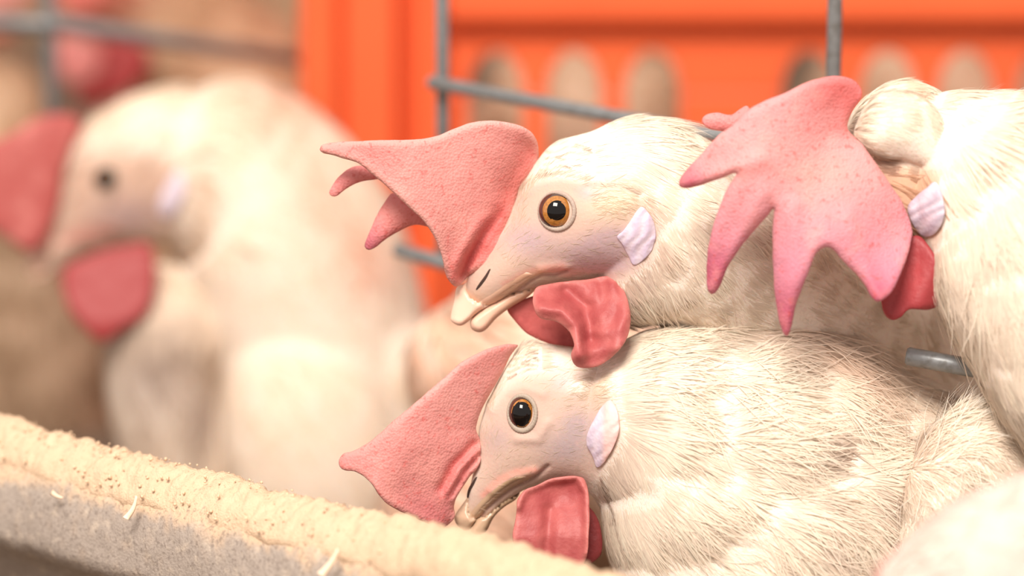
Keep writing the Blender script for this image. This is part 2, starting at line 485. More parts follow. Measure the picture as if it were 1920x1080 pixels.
def crop(x0, y0, s): return lambda pts: [(x0 + a / s, y0 + b / s) for a, b in pts]
c1 = crop(580, 200, 2.0764); c2 = crop(600, 620, 2.348); c3 = crop(1240, 100, 1.928); c4 = crop(0, 0, 1.8); cA = crop(820, 320, 2.843); cB = crop(820, 640, 2.5714)

COMB = S(203, 128, 123); COMB_RED = S(182, 74, 74); COMB_PALE = S(214, 156, 149); COMB_VIO = S(166, 84, 102)
WAT = S(176, 92, 90); WAT_DK = S(154, 66, 68)

# ================================================================== the setting
def plain(name, corners, mat, kind='structure'):
    me = bpy.data.meshes.new(name); me.from_pydata(corners, [], [tuple(range(len(corners)))])
    o = link(name, me, mat, None, False); return tag(o, kind=kind)

M['wall'] = base_mat('tan_plaster', tuple(S(184, 150, 120)), 0.9); add_speckle(M['wall'], 6, 0.35, 0.7, S(150, 114, 88), 0.8); add_bump(M['wall'], 40, 0.3, 0.01)
M['floor'] = base_mat('dusty_floor', tuple(S(120, 104, 88)), 0.95); add_speckle(M['floor'], 60, 0.4, 0.7, S(84, 72, 62), 0.8); add_bump(M['floor'], 120, 0.4, 0.004)
plain('floor', [(-3, -1, 0), (3, -1, 0), (3, 2.6, 0), (-3, 2.6, 0)], M['floor'])
plain('wall_back', [(-3, 2.6, 0), (3, 2.6, 0), (3, 2.6, 2.4), (-3, 2.6, 2.4)], M['wall'])

# ------------------------------------------------------------------ feed trough
ANG = math.radians(44)
TD = Vector((math.cos(ANG), -math.sin(ANG), 0))          # along the trough, to the right and nearer
TN = Vector((-math.sin(ANG), -math.cos(ANG), 0))         # out of the trough, to the viewer
T0 = P(300, 872, 1.0)
M['cement'] = base_mat('dusty_cement', tuple(S(170, 160, 154)), 0.95, attr=True, spec=0.1)
add_speckle(M['cement'], 900, 0.52, 0.66, S(120, 108, 100), 0.55, 5); add_speckle(M['cement'], 300, 0.56, 0.72, S(206, 190, 172), 0.5, 6); add_bump(M['cement'], 1300, 0.45, 0.0008, detail=6)
M['crumb'] = base_mat('meal_crumb', tuple(S(222, 194, 164)), 0.97, spec=0.05)
M['meal'] = base_mat('feed_meal', tuple(S(213, 185, 156)), 0.97, spec=0.05)
add_speckle(M['meal'], 1100, 0.60, 0.70, S(170, 134, 104), 0.45, 4); add_speckle(M['meal'], 260, 0.5, 0.75, S(222, 196, 168), 0.6); add_bump(M['meal'], 1700, 0.6, 0.0010, detail=6)

trough = empty('feed_trough', (T0.x, T0.y, 0))
tag(trough, 'grey cement feed trough with meal caked on its rim, in front of the hens', 'trough')
def sweep(profile, n, s0, s1, disp):
    """profile in mm (out, up) swept along the trough"""
    pr = catmull(np.array(profile, float) * 10, 14, closed=True) / 10; m = len(pr)
    ss = np.linspace(s0, s1, n); V = np.zeros((n, m, 3))
    for i in range(n):
        V[i] = np.array(T0)[None] + np.array(TD)[None] * ss[i] + np.array(TN)[None] * (pr[:, 0:1] / 1000) + np.array([[0, 0, 1.0]]) * (pr[:, 1:2] / 1000)
    tp = np.roll(pr, -1, 0) - np.roll(pr, 1, 0); tp /= np.linalg.norm(tp, axis=1)[:, None] + 1e-9
    ar = np.sum(pr[:, 0] * np.roll(pr[:, 1], -1) - np.roll(pr[:, 0], -1) * pr[:, 1])
    nn = np.stack([tp[:, 1], -tp[:, 0]], 1) * (1 if ar > 0 else -1)
    n3 = nn[:, :1] * np.array(TN)[None] + nn[:, 1:] * np.array([[0, 0, 1.0]])
    flat = V.reshape(-1, 3); amt = disp(flat, np.tile(pr, (n, 1)), np.repeat(ss, m))
    flat = flat + np.tile(n3, (n, 1)) * amt[:, None]
    i, j = np.meshgrid(np.arange(n - 1), np.arange(m), indexing='ij'); j2 = (j + 1) % m
    F = np.stack([i * m + j, i * m + j2, (i + 1) * m + j2, (i + 1) * m + j], -1).reshape(-1, 4)
    F = [tuple(f) for f in F.tolist()] + [tuple(range(m)), tuple(range((n - 1) * m, n * m))[::-1]]
    me = raw_mesh(flat, F); bm = bmesh.new(); bm.from_mesh(me); bmesh.ops.recalc_face_normals(bm, faces=bm.faces); bm.to_mesh(me); bm.free()
    return me, np.tile(pr, (n, 1)), flat
base_z = T0.z * 1000
prof = [(-3, -1), (3, -2), (8, -7), (11, -14), (12.5, -23), (12, -28), (7, -33), (-4, -38), (-14, -54), (-25, -base_z + 6), (-40, -base_z + 0.5), (-70, -base_z + 0.5), (-80, -58), (-74, -50), (-45, -62), (-25, -54), (-14, -40), (-9, -20), (-6, -5)]
me, pr_, fl = sweep(prof, 420, -0.20, 0.24, lambda v, p, s: (nz(v, 55, 2) * 0.0010 + nz(v, 260, 4) * 0.0004))
dust = np.clip((pr_[:, 1] + 12.2) / 3 + 1.2 * nz(fl, 110, 3) + 0.8 * nz(fl, 420, 5), 0, 1)
set_col(me, mixc(np.tile(S(164, 152, 142), (len(fl), 1)), np.clip(dust + 0.25 * np.clip(2 * nz(fl, 240, 8) - 0.4, 0, 1), 0, 1), S(208, 180, 152)))
link('basin', me, M['cement'], trough, True, trough)
mprof = [(-7.5, -8), (-6.5, -2), (-3, 0.8), (1, 0.4), (4.5, -1.8), (7.6, -5.2), (8.9, -8.5), (7.6, -11), (5.0, -6.5), (3, -4), (-2, -3)]
def meal_disp(v, p, s):
    lump = np.maximum(nz(v, 45, 8), -0.2) * 0.0022 + nz(v, 170, 1) * 0.0011 + nz(v, 480, 6) * 0.0010 + nz(v, 900, 7) * 0.0006
    edge = np.exp(-((p[:, 1] + 9.5) / 2.2) ** 2)
    top = np.clip((p[:, 1] + 8) / 8, 0, 1)
    return lump * (0.35 + 0.9 * top) + edge * nz(v, 90, 11) * 0.0016 + 0.0022 * np.exp(-((s - 0.118) / 0.025) ** 2) * top
me, _, fl = sweep(mprof, 700, -0.20, 0.24, meal_disp)
tag(link('feed_meal', me, M['meal'], trough, True, trough), label='pale feed meal caked along the rim', kind='stuff')
# crumbs of meal standing up on the rim, one part
V = []; F = []; off = 0
for k in range(260):
    s = random.uniform(-0.09, 0.10); o_ = random.uniform(-5, 10); u_ = 0.6 if o_ < 2 else 0.6 - (o_ - 2) * 0.95
    r = random.uniform(0.15, 0.5) * (1.5 if random.random() < 0.08 else 1) / 1000
    c = T0 + TD * s + TN * (o_ / 1000) + Vector((0, 0, (u_ + 0.2) / 1000))
    v, f = ball((0, 0, 0), (1, 1, 1), 6)
    v = v * r * (1 + rng.normal(0, 0.28, v.shape)); V.append(v + np.array(c)); F += [tuple(i + off for i in q) for q in f]; off += len(v)
me = raw_mesh(np.concatenate(V), F); tag(link('meal_crumbs', me, M['crumb'], trough, True, trough), kind='stuff')

M['straw'] = base_mat('pale_straw', tuple(S(238, 214, 188)), 0.7)
def straw(a, b, r, bend, label, d):
    p0, p1 = P(*a, d), P(*b, d); n = 9; V = []; F = []
    ax = (p1 - p0).normalized(); sx = ax.cross(BACK).normalized(); sy = ax.cross(sx)
    for i in range(n):
        t = i / (n - 1); c = p0.lerp(p1, t) + sx * bend * math.sin(math.pi * t); rr = r * (1 - 0.6 * t)
        for j in range(6): V.append(c + (sx * math.cos(j * math.pi / 3) + sy * 0.5 * math.sin(j * math.pi / 3)) * rr)
    for i in range(n - 1):
        for j in range(6): F.append((i * 6 + j, i * 6 + (j + 1) % 6, i * 6 + 6 + (j + 1) % 6, i * 6 + 6 + j))
    F += [tuple(range(6)), tuple(range((n - 1) * 6, n * 6))]
    me = raw_mesh([v[:] for v in V], F); o = link('chaff_bit', me, M['straw'], None); tag(o, label, 'chaff', 'chaff stuck to the trough'); return o
def face_depth(x, y, out=12.5):
    """distance at which a pixel's ray meets the trough's front face"""
    r = P(x, y, 1.0) - CAM; o = T0 + TN * (out / 1000)
    return (o - CAM).dot(TN) / r.dot(TN)
straw((602, 1078), (634, 1030), 0.0011, 0.0004, 'long pale straw leaning on the trough face at the bottom edge', face_depth(618, 1050) - 0.002)
straw((236, 972), (256, 930), 0.0009, 0.0006, 'short pale chaff fleck stuck on the grey trough face', face_depth(246, 950) - 0.0015)
straw((96, 922), (118, 934), 0.0008, 0.0003, 'tiny pale chaff fleck near the left end of the trough', face_depth(108, 928) - 0.0015)

# ------------------------------------------------------------------ orange crate
M['orange'] = base_mat('orange_plastic', tuple(S(236, 106, 60)), 0.42, spec=0.35, sss=0.0)
add_speckle(M['orange'], 18, 0.35, 0.7, S(224, 94, 54), 0.5)
YC = 1.40
crate = empty('poultry_crate', ray_y(1300, 600, YC)); crate.location.z = 0
tag(crate, 'orange plastic poultry crate with arched slots behind the hens', 'crate')
def extrude(name, outline, Y0, Y1, parent, mat, bevel=0.0012, step=None):
    """outline in photo pixels on the plane Y0, extruded back to Y1"""
    pts = [ray_y(x, y, YC) for x, y in outline]
    vs = [Vector((p.x, p.z)) for p in pts]; n = len(vs)
    r = delaunay_2d_cdt(vs, [(i, (i + 1) % n) for i in range(n)], [list(range(n))], 1, 1e-7)
    P2 = r[0]; tri = r[2]; m = len(P2)
    V = [(p.x, Y0, p.y) for p in P2] + [(p.x, Y1, p.y) for p in P2]
    cnt = {}
    for f in tri:
        for a, b in zip(f, f[1:] + f[:1]): cnt[(a, b)] = 1
    F = [tuple(f) for f in tri] + [tuple(i + m for i in f[::-1]) for f in tri]
    for (a, b) in cnt:
        if (b, a) not in cnt: F.append((b, a, a + m, b + m))
    me = raw_mesh(V, F); bm = bmesh.new(); bm.from_mesh(me); bmesh.ops.recalc_face_normals(bm, faces=bm.faces)
    bmesh.ops.dissolve_limit(bm, angle_limit=0.01, verts=bm.verts, edges=bm.edges); bm.to_mesh(me); bm.free()
    o = link(name, me, mat, parent, False, parent)
    if bevel:
        b = o.modifiers.new('b', 'BEVEL'); b.width = bevel; b.segments = 2; b.limit_method = 'ANGLE'
    return o
def rect(x0, y0, x1, y1): return [(x0, y0), (x1, y0), (x1, y1), (x0, y1)]
BOT = 1730
holes = [930, 1077, 1224, 1518, 1665, 1811, 1958]
hw = 52
pts = [(838, 62), (2120, 62), (2120, 170)]
for h in sorted(holes + [2105], reverse=True):
    if h > 2060: continue
    for k in range(0, 13):
        t = math.pi * k / 12; pts.append((h + hw * math.cos(t), 172 - 76 * math.sin(t)))
pts += [(838, 172)]
extrude('slot_header', pts, YC, YC + 0.006, crate, M['orange'], 0.001)
edges = [838] + sum([[h - hw, h + hw] for h in holes], []) + [2120]
for i in range(0, len(edges), 2):
    extrude('slat', rect(edges[i], 172, edges[i + 1], 640), YC, YC + 0.006, crate, M['orange'], 0.0015)
extrude('bottom_panel', rect(838, 640, 2120, BOT), YC, YC + 0.006, crate, M['orange'])
extrude('top_rail', rect(838, -150, 2120, 38), YC - 0.012, YC + 0.010, crate, M['orange'], 0.004)
extrude('rail_groove', rect(838, 38, 2120, 62), YC - 0.003, YC + 0.006, crate, M['orange'], 0.001)
extrude('corner_post', rect(566, -150, 642, BOT), YC - 0.022, YC + 0.03, crate, M['orange'], 0.007)
extrude('corner_web', rect(642, -150, 744, BOT), YC - 0.010, YC + 0.02, crate, M['orange'], 0.002)
extrude('post_groove', rect(744, -150, 776, BOT), YC + 0.004, YC + 0.02, crate, M['orange'], 0.001)
extrude('inner_rib', rect(776, -150, 838, BOT), YC - 0.014, YC + 0.02, crate, M['orange'], 0.006)
xl = ray_y(566, 0, YC).x; xr = ray_y(2120, 0, YC).x; zt = ray_y(0, -150, YC).z
def box(name, a, b, mat, parent, root, bevel=0.001):
    bm = bmesh.new(); bmesh.ops.create_cube(bm, size=1)
    for v in bm.verts: v.co = Vector([(a[i] + b[i]) / 2 + v.co[i] * (b[i] - a[i]) for i in range(3)])
    me = bpy.data.meshes.new(name); bm.to_mesh(me); bm.free(); o = link(name, me, mat, parent, False, root)
    if bevel: q = o.modifiers.new('b', 'BEVEL'); q.width = bevel; q.segments = 2
    return o
box('side_panel', (xl, YC + 0.03, 0), (xl + 0.006, YC + 0.45, zt), M['orange'], crate, crate)
box('side_panel', (xr - 0.006, YC + 0.01, 0), (xr, YC + 0.45, zt), M['orange'], crate, crate)

# ------------------------------------------------------------------ wire cage fronts
M['wire'] = base_mat('galvanised_wire', tuple(S(136, 140, 142)), 0.42, spec=0.5); M['wire'].node_tree.nodes['Principled BSDF'].inputs['Metallic'].default_value = 0.35
add_speckle(M['wire'], 500, 0.45, 0.7, S(104, 102, 98), 0.7); add_bump(M['wire'], 700, 0.2, 0.0004)
def rod(name, a, b, r, parent):
    ax = (b - a); L = ax.length; ax.normalize(); q = ax.to_track_quat('Z', 'Y'); n = 14
    prof = [(0, 0), (r * 0.8, 0), (r, r * 0.25), (r, L - r * 0.25), (r * 0.8, L), (0, L)]; V = []; F = []
    for (rr, z) in prof:
        for j in range(n): V.append(a + q @ Vector((rr * math.cos(2 * math.pi * j / n), rr * math.sin(2 * math.pi * j / n), z)))
    for i in range(len(prof) - 1):
        for j in range(n): F.append((i * n + j, i * n + (j + 1) % n, i * n + n + (j + 1) % n, i * n + n + j))
    me = raw_mesh([v[:] for v in V], F); return link(name, me, M['wire'], parent, True, parent)
p_r, p_m = P(1563, 150, 1.06), P(830, 160, 1.145)
cg = empty('cage_front', (p_m.x, p_m.y, 0)); tag(cg, 'grey galvanised wire cage front with an open gap, behind the two sharp hens', 'cage')
up = Vector((0, 0, 1))
rod('upright_wire', Vector((p_r.x, p_r.y, P(1563, 300, 1.06).z)), p_r + up * 0.09, 0.0021, cg)
rod('upright_wire', Vector((p_m.x, p_m.y, P(830, 492, 1.145).z)), p_m + up * 0.09, 0.0021, cg)
a = P(806, 154, 1.142); b = P(1345, 254, 1.078); rod('cross_wire', a, a + (b - a) * 1.45, 0.0021, cg)
a = P(744, 468, 1.15); b = P(842, 496, 1.135); rod('cross_wire', a, a + (b - a) * 1.6, 0.0022, cg)
a = P(1699, 667, 0.985); b = P(1818, 689, 0.982); rod('cross_wire', a, a + (b - a) * 1.25, 0.0024, cg)
cg2 = empty('cage_front', (P(95, 100, 1.34).x, P(95, 100, 1.34).y, 0)); tag(cg2, 'blurred grey wire cage front at the far left behind the blurred hen', 'cage')
p_l = P(93, 60, 1.34); rod('upright_wire', Vector((p_l.x, p_l.y, P(93, 330, 1.34).z)), p_l + up * 0.09, 0.0026, cg2)
a = P(90, 42, 1.335); b = P(560, 112, 1.44); rod('cross_wire', a, a + (b - a) * 1.15, 0.0030, cg2)
a = P(-160, 36, 1.36); b = P(92, 46, 1.335); rod('cross_wire', a, b, 0.0026, cg2)

# ================================================================== hens
def hen_root(label, x, d0, w=0):
    p = LW(np.array([[x, 700, w]]), d0)[0]
    r = empty('hen', (p[0], p[1], 0.0)); tag(r, label, 'hen'); return r

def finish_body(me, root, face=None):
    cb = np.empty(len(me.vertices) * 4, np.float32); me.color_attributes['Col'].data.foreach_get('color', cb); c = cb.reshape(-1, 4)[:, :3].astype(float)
    f = np.zeros(len(c)) if face is None else face          # skin darkened to match the shaded feathers over it, except on the face
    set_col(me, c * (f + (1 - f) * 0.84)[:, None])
    return link('body', me, M['skin'], root, True, root)

def floor_y(d0, w):      # pixel row of the floor for something at distance d0, w towards the viewer
    dd = d0 - w * d0 / FPX; s = d0 / FPX
    # z = CAM.z + (540-y)*s*cos - dd*sin
    return 540 + (CAM.z - dd * math.sin(PITCH)) / (s * math.cos(PITCH))

# ------------------------------------------------------------------ the upper sharp hen
D1 = 1.0
h1 = hen_root('white hen with amber eye and pink comb flopped forward, upper of two sharp hens', 1850, D1, -540)
head = c1([(608, 700), (630, 640), (690, 560), (760, 460), (800, 370), (850, 270), (890, 205), (940, 150), (1010, 120), (1100, 95), (1200, 50), (1290, 38), (1390, 48), (1480, 90), (1600, 170), (1690, 300), (1700, 480), (1640, 640), (1520, 760), (1380, 800), (1270, 760), (1240, 690), (1180, 668), (1080, 678), (1000, 688), (930, 695), (880, 705), (820, 725), (740, 760), (690, 775), (650, 765), (615, 735)])
pcs = [inflate(head, 7, k=0.72),
       tube([(1130, 390, 0, 60, 55), (1195, 412, -5, 186, 130), (1300, 444, -30, 178, 160), (1420, 500, -110, 205, 190), (1560, 640, -260, 240, 230), (1740, 830, -470, 330, 240), (1900, 1000, -560, 360, 240), (2050, 1100, -640, 300, 220), (2150, 1150, -680, 60, 60)]),
       tube([(1840, 950, -540, 60, 60), (1845, 1050, -540, 280, 230), (1850, 1300, -540, 260, 230), (1850, floor_y(D1, -540) - 90, -540, 180, 180), (1850, floor_y(D1, -540) - 6, -540, 20, 20)])]
b1 = fuse(pcs, D1, 3.6, 5)
mouth1 = c1([(700, 800), (800, 725), (860, 680), (905, 655), (960, 655), (1000, 640)])
def f1(L, co):
    q = L[:, :2]; side = np.clip(L[:, 2] / 30, 0, 1)
    d = -5 * gauss(q, mouth1, 4)
    d += 4 * gauss(q, c1([(900, 630), (960, 620), (1000, 622)]), 9)
    d += 3.5 * gauss(q, c1([(830, 330), (890, 290), (970, 280), (1060, 300)]), 14)
    d -= 4 * gauss(q, c1([(1080, 320), (1180, 325), (1270, 350)]), 8)
    d += 4 * blob(q, *c1([(1200, 390)])[0], 38, 22)
    d += 3 * blob(q, *c1([(1050, 560)])[0], 60, 30)
    for k in range(5):
        y0 = 130 + k * 24; d -= 2.2 * gauss(q, c1([(930 - k * 8, y0 + 50), (1010, y0 + 25), (1090, y0 + 38)]), 3.5)
    feath = np.clip((L[:, 0] - 1180) / 80, 0, 1)
    d += feath * (nz(co, 70, 1.0) * 5 + nz(co, 170, 2.0) * 3)
    return d
displace(b1, D1, f1)
face1 = catmull(c1([(590, 690), (690, 560), (780, 450), (830, 330), (900, 300), (980, 290), (1080, 310), (1190, 320), (1270, 345), (1320, 410), (1345, 500), (1320, 590), (1250, 650), (1180, 680), (900, 710), (700, 810), (590, 780)]), 8)
L = WL(co_of(b1), D1); q = L[:, :2]
sgn = sdist(q, face1)
facem = 1 / (1 + np.exp(-(sgn - 4) / 7)) * (np.abs(L[:, 2]) < 220)
col = np.tile(WHITE, (len(L), 1))
for ln in ([(1035, 152), (1062, 160), (1082, 172)], [(1066, 172), (1096, 186)], [(972, 236), (1000, 240), (1014, 248)], [(960, 200), (985, 212)]):
    col = mixc(col, 0.8 * gauss(q, c1(ln), 2.2), S(140, 110, 86))  # dark gaps between feather rows, their shade put into the colour
sk = np.tile(S(204, 174, 158), (len(L), 1))
sk = mixc(sk, 0.8 * np.clip(blob(q, *c1([(850, 520)])[0], 45, 30) + blob(q, *c1([(1090, 560)])[0], 70, 28, -0.1) + blob(q, *c1([(1180, 520)])[0], 40, 24) + blob(q, *c1([(1150, 620)])[0], 60, 18), 0, 1), S(178, 154, 162))
sk = mixc(sk, 0.7 * blob(q, *c1([(1180, 380)])[0], 50, 30), S(236, 216, 190))
sk = mixc(sk, 0.6 * blob(q, *c1([(1080, 340)])[0], 20, 14), S(196, 170, 176))
sk = mixc(sk, 0.45 * gauss(q, c1([(760, 690), (840, 650), (900, 632), (985, 622)]), 7), S(226, 142, 128))
sk = mixc(sk, 0.8 * np.clip(gauss(q, c1([(690, 772), (790, 708), (860, 664), (905, 646)]), 8) + blob(q, *c1([(640, 745)])[0], 26, 14), 0, 1), S(224, 184, 156))
sk = mixc(sk, 0.8 * gauss(q, mouth1, 3), S(150, 108, 100))
sk = mixc(sk, 0.8 * gauss(q, c1([(880, 705), (1000, 690), (1180, 668)]), 7), S(196, 150, 146))
col = mixc(col, facem, sk) if True else col
col = col * (1 - facem[:, None]) + sk * facem[:, None]
set_col(b1, np.clip(col, 0, 1)); bv1 = BVHTree.FromPolygons([tuple(v) for v in co_of(b1)], [tuple(p.vertices) for p in b1.polygons])

flow1 = [(985, 320, .5, -.85, .1), (960, 380, .35, -.9, 0), (1040, 270, .95, -.35, .1), (1150, 240, 1, -.15, .1), (1250, 250, 1, .3, -.1), (1330, 300, .85, .55, -.2), (1230, 360, .85, .45, 0), (1250, 460, .5, .8, 0), (1300, 560, .6, .8, 0), (1200, 560, .35, .9, 0), (1420, 480, .85, .5, -.2), (1650, 620, .85, .5, -.3), (1100, 400, .9, -.2, 0), (1000, 480, .8, -.3, 0), (920, 540, .8, -.4, 0)]
def faceR(poly, grow, inside_w, out_w):
    def f(L):
        s = sdist(L, poly)
        return np.where(s > grow, inside_w, out_w)
    return f
lo_cut = lambda ymax, f: (lambda L: f(L) * (L[:, 1] < ymax))
sets = [strands(b1, D1, 42000, flow1, (32, 62), (1.4, 3.0), region=lo_cut(950, lambda L: faceR(face1, 0, 0.0, 1.0)(L) * (L[:, 0] > 1130) * np.where(L[:, 0] < 1460, 3.0, 0.6)), spread=0.13),
        strands(b1, D1, 9000, flow1, (16, 38), (0.9, 1.8), region=lambda L: faceR(face1, 0, 0.0, 1.0)(L) * (L[:, 0] < 1160), spread=0.10, lift=(0, 0.04), curl=0.2),
        strands(b1, D1, 7000, flow1, (60, 110), (1, 2.4), region=lo_cut(950, lambda L: faceR(face1, -40, 0.0, 1.0)(L) * (L[:, 0] > 1180)), spread=0.2, lift=(0.0, 0.06)),
        strands(b1, D1, 1500, flow1, (12, 28), (0.6, 1.2), region=lambda L: faceR(face1, -12, 1.0, 0.0)(L) * (L[:, 0] > 930) * (0.15 + blob(L, 1160, 385, 55, 26) + blob(L, 985, 350, 22, 60)) * (((L[:, 0] - 1043) ** 2 + (L[:, 1] - 398) ** 2) > 62 ** 2), tint=lambda lp, c: c * 0.4 + 0.6 * S(240, 226, 204), spread=0.3, lift=(0.05, 0.2))]
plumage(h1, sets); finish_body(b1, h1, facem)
eye(h1, D1, bv1, 1043, 398, 29, pupil=0.62, lidcol=S(172, 154, 142), ax=0.97, ay=1.03, poff=(-0.03, -0.02))

# comb of the upper hen: blade flopped to the near side, two far points hanging behind it
base1 = c1([(575, 700), (640, 640), (720, 560), (770, 470), (820, 350), (870, 250), (890, 200)])
def comb1_w(x, y):
    q = np.stack([x, y], 1); s = seg_dist(q, np.array(base1), closed=False)
    w = 14 + 95 * (1 - np.exp(-s / 95)) - 26 * np.clip((s - 170) / 200, 0, 1) ** 1.5
    fade = np.clip((y - 395) / 90, 0, 1)
    w += 16 * fade * gauss(q, c1([(560, 690), (585, 610), (630, 520), (680, 430)]), 14)
    w -= 30 * np.clip((y - 370) / 110, 0, 1) * gauss(q, c1([(597, 655), (625, 585), (670, 510), (725, 440), (770, 370)]), 10)
    w -= 14 * gauss(q, c1([(780, 330), (830, 240), (860, 180)]), 26)
    w += 10 * gauss(q, c1([(630, 640), (690, 590), (745, 520)]), 7) + 8 * gauss(q, c1([(650, 655), (710, 600), (740, 565)]), 5)
    w += 9 * np.sin((x - 0.5 * y) / 42.0) * np.clip(s / 150, 0, 1)
    w += 7 * gauss(q, c1([(55, 172), (200, 228), (340, 345), (480, 490), (525, 620)]), 13)
    return w
def comb1_c(q, w):
    c = np.tile(COMB, (len(q), 1)); s = seg_dist(q, np.array(base1), closed=False)
    c = mixc(c, 0.45 * np.exp(-((s - 150) / 90) ** 2), COMB_PALE)
    c = mixc(c, 0.75 * np.clip(gauss(q, c1([(600, 650), (640, 570), (690, 490), (740, 420)]), 17), 0, 1), COMB_RED)
    c = mixc(c, 0.5 * np.exp(-(s / 40) ** 2), S(214, 104, 98))
    return c
fleshy('comb', h1, D1, c1([(888, 218), (889, 150), (865, 105), (820, 80), (760, 66), (690, 60), (620, 72), (560, 95), (500, 120), (440, 134), (340, 137), (240, 137), (160, 143), (90, 147), (55, 158), (49, 172), (62, 187), (100, 195), (150, 210), (200, 228), (240, 258), (290, 300), (340, 345), (390, 395), (440, 440), (480, 490), (505, 545), (522, 600), (528, 640), (545, 680), (578, 700), (625, 655), (690, 612), (735, 570), (760, 500), (785, 430), (815, 350), (850, 280)]), 'comb', comb1_c, comb1_w, 12, 14, 5, rim=(S(226, 176, 166), 9, 0.5))
def far_point(root, d0, name, outline, w0, tipc, tip, parent=None):
    return fleshy(name, root, d0, outline, 'comb', lambda q, w: mixc(mixc(np.tile(S(216, 134, 132), (len(q), 1)), 0.0 * w, COMB), np.clip(blob(q, tip[0], tip[1], 34), 0, 1) * 0.8, tipc), lambda x, y: w0 + 0 * x, 20, 30, 5, k=0.55)
far_point(h1, D1, 'comb_point', c1([(470, 380), (400, 360), (330, 335), (300, 360), (265, 420), (240, 475), (222, 515), (216, 545), (232, 558), (262, 545), (300, 515), (360, 480), (420, 460), (480, 470), (520, 430)]), 5, COMB_VIO, c1([(222, 548)])[0])
far_point(h1, D1, 'comb_point', c1([(330, 240), (260, 235), (190, 233), (150, 245), (115, 275), (92, 305), (78, 335), (90, 350), (112, 348), (140, 325), (180, 300), (230, 288), (290, 285), (340, 290)]), 20, S(200, 120, 122), c1([(90, 345)])[0])

def beak(root, d0, up_o, low_o, gcol, tipx, bv, kk=16, w0=0.0, tipT=22, edge=None, tipc=S(232, 196, 174), cul=None):
    def cf(q, w):
        c = np.tile(tipc, (len(q), 1))
        return mixc(c, np.clip((q[:, 0] - tipx[0]) / (tipx[1] - tipx[0]), 0, 1) * 0.85, gcol)
    def tf(extra, line=None):
        def f(x, y):
            if line is not None: extra_ = extra - 0.3 * np.maximum(0, seg_dist(np.stack([x, y], 1), np.array(line), closed=False) - 10)
            else: extra_ = extra
            bw = np.array([max(0.0, (front_w(bv, a_, b_, d0) or w0) - w0) for a_, b_ in zip(x, y)])
            tp = tipT if cul is None or line is None else 4 + tipT * np.clip(seg_dist(np.stack([x, y], 1), np.array(cul), closed=False) / 36, 0, 1) ** 0.75
            return np.maximum(bw + extra_, np.where(bw > 0, np.minimum(4, tp), tp))
        return f
    u = fleshy('upper_beak', root, d0, up_o, 'horn', cf, lambda x, y: w0 + 0 * x, thick=tf(2.0, edge), R=kk, step=4, rough=0.4)
    l = fleshy('lower_beak', root, d0, low_o, 'horn', cf, lambda x, y: w0 + 0 * x, thick=tf(-3.0), R=kk * 1.2, step=4, rough=0.4)
    return u, l
u1, l1 = beak(h1, D1, c1([(574, 704), (562, 760), (550, 815), (556, 838), (585, 853), (615, 840), (660, 800), (720, 765), (790, 718), (860, 675), (908, 652), (850, 630), (780, 622), (720, 625), (680, 640), (640, 665), (605, 688)]),
              c1([(626, 850), (634, 868), (660, 879), (690, 866), (730, 822), (790, 778), (850, 742), (890, 700), (900, 655), (862, 668), (792, 712), (722, 760), (660, 800), (630, 828)]), S(200, 156, 130), (c1([(600, 0)])[0][0], c1([(800, 0)])[0][0]), bv1, 9, edge=c1([(585, 853), (615, 840), (660, 800), (720, 765), (790, 718), (860, 675), (908, 652)]), cul=c1([(605, 690), (574, 704), (562, 760), (550, 815)]))
def slit(parent, root, d0, pts, mat, r, bv, dw=2):
    """a dark opening laid on the surface of a part"""
    pp = catmull(np.array(pts), 3, closed=False); n = len(pp); V = []; F = []
    prev = 0
    for i, (x, y) in enumerate(pp):
        w = front_w(bv, x, y, d0); w = prev if w is None else w; prev = w
        t = pp[min(i + 1, n - 1)] - pp[max(i - 1, 0)]; t = t / (np.linalg.norm(t) + 1e-9); rr = r * math.sqrt(max(0.02, 1 - (2 * i / (n - 1) - 1) ** 2))
        for j in range(8):
            a = j * math.pi / 4; V.append((x - t[1] * math.cos(a) * rr, y + t[0] * math.cos(a) * rr, w - 0.5 + dw * 0.8 * math.sin(a)))
    for i in range(n - 1):
        for j in range(8): F.append((i * 8 + j, i * 8 + (j + 1) % 8, i * 8 + 8 + (j + 1) % 8, i * 8 + 8 + j))
    F += [tuple(range(8)), tuple(range((n - 1) * 8, n * 8))[::-1]]
    return link('nostril', raw_mesh(LW(np.array(V), d0), F), mat, parent, True, root)
slit(u1, h1, D1, c1([(650, 714), (668, 692), (690, 662), (705, 632)]), M['dark'], 3.6, bv1)

def wat_c(q, w):
    c = np.tile(WAT, (len(q), 1)); n3 = np.column_stack([q, 0 * w]); v = nz(n3, 0.035, 2); f = nz(np.column_stack([q[:, 0] * 1.0, q[:, 1] * 0.35, 0 * w]), 0.12, 5)
    return mixc(mixc(c, np.clip(0.35 + 0.7 * v, 0, 0.7), WAT_DK), np.clip(f, 0, 1) * 0.28, S(200, 116, 112))
def w1a(x, y):
    q = np.stack([x, y], 1)
    t = np.clip((y - 525) / 160, 0, 1)
    w = 62 + 62 * np.sin(t * 1.9)
    w += 24 * gauss(q, c1([(900, 780), (980, 790), (1040, 850), (1045, 960)]), 15)
    w -= 24 * gauss(q, c1([(1000, 720), (1070, 780), (1085, 900)]), 17)
    w += 10 * gauss(q, c1([(1180, 690), (1225, 800), (1190, 930)]), 14)
    r_ = np.hypot(x - 1080, y - 515); w += 1.6 * np.sin(r_ / 5.5 + 2 * np.sin(np.arctan2(y - 515, x - 1080) * 5)) * np.clip((x - 1085) / 20, 0, 1)
    return w
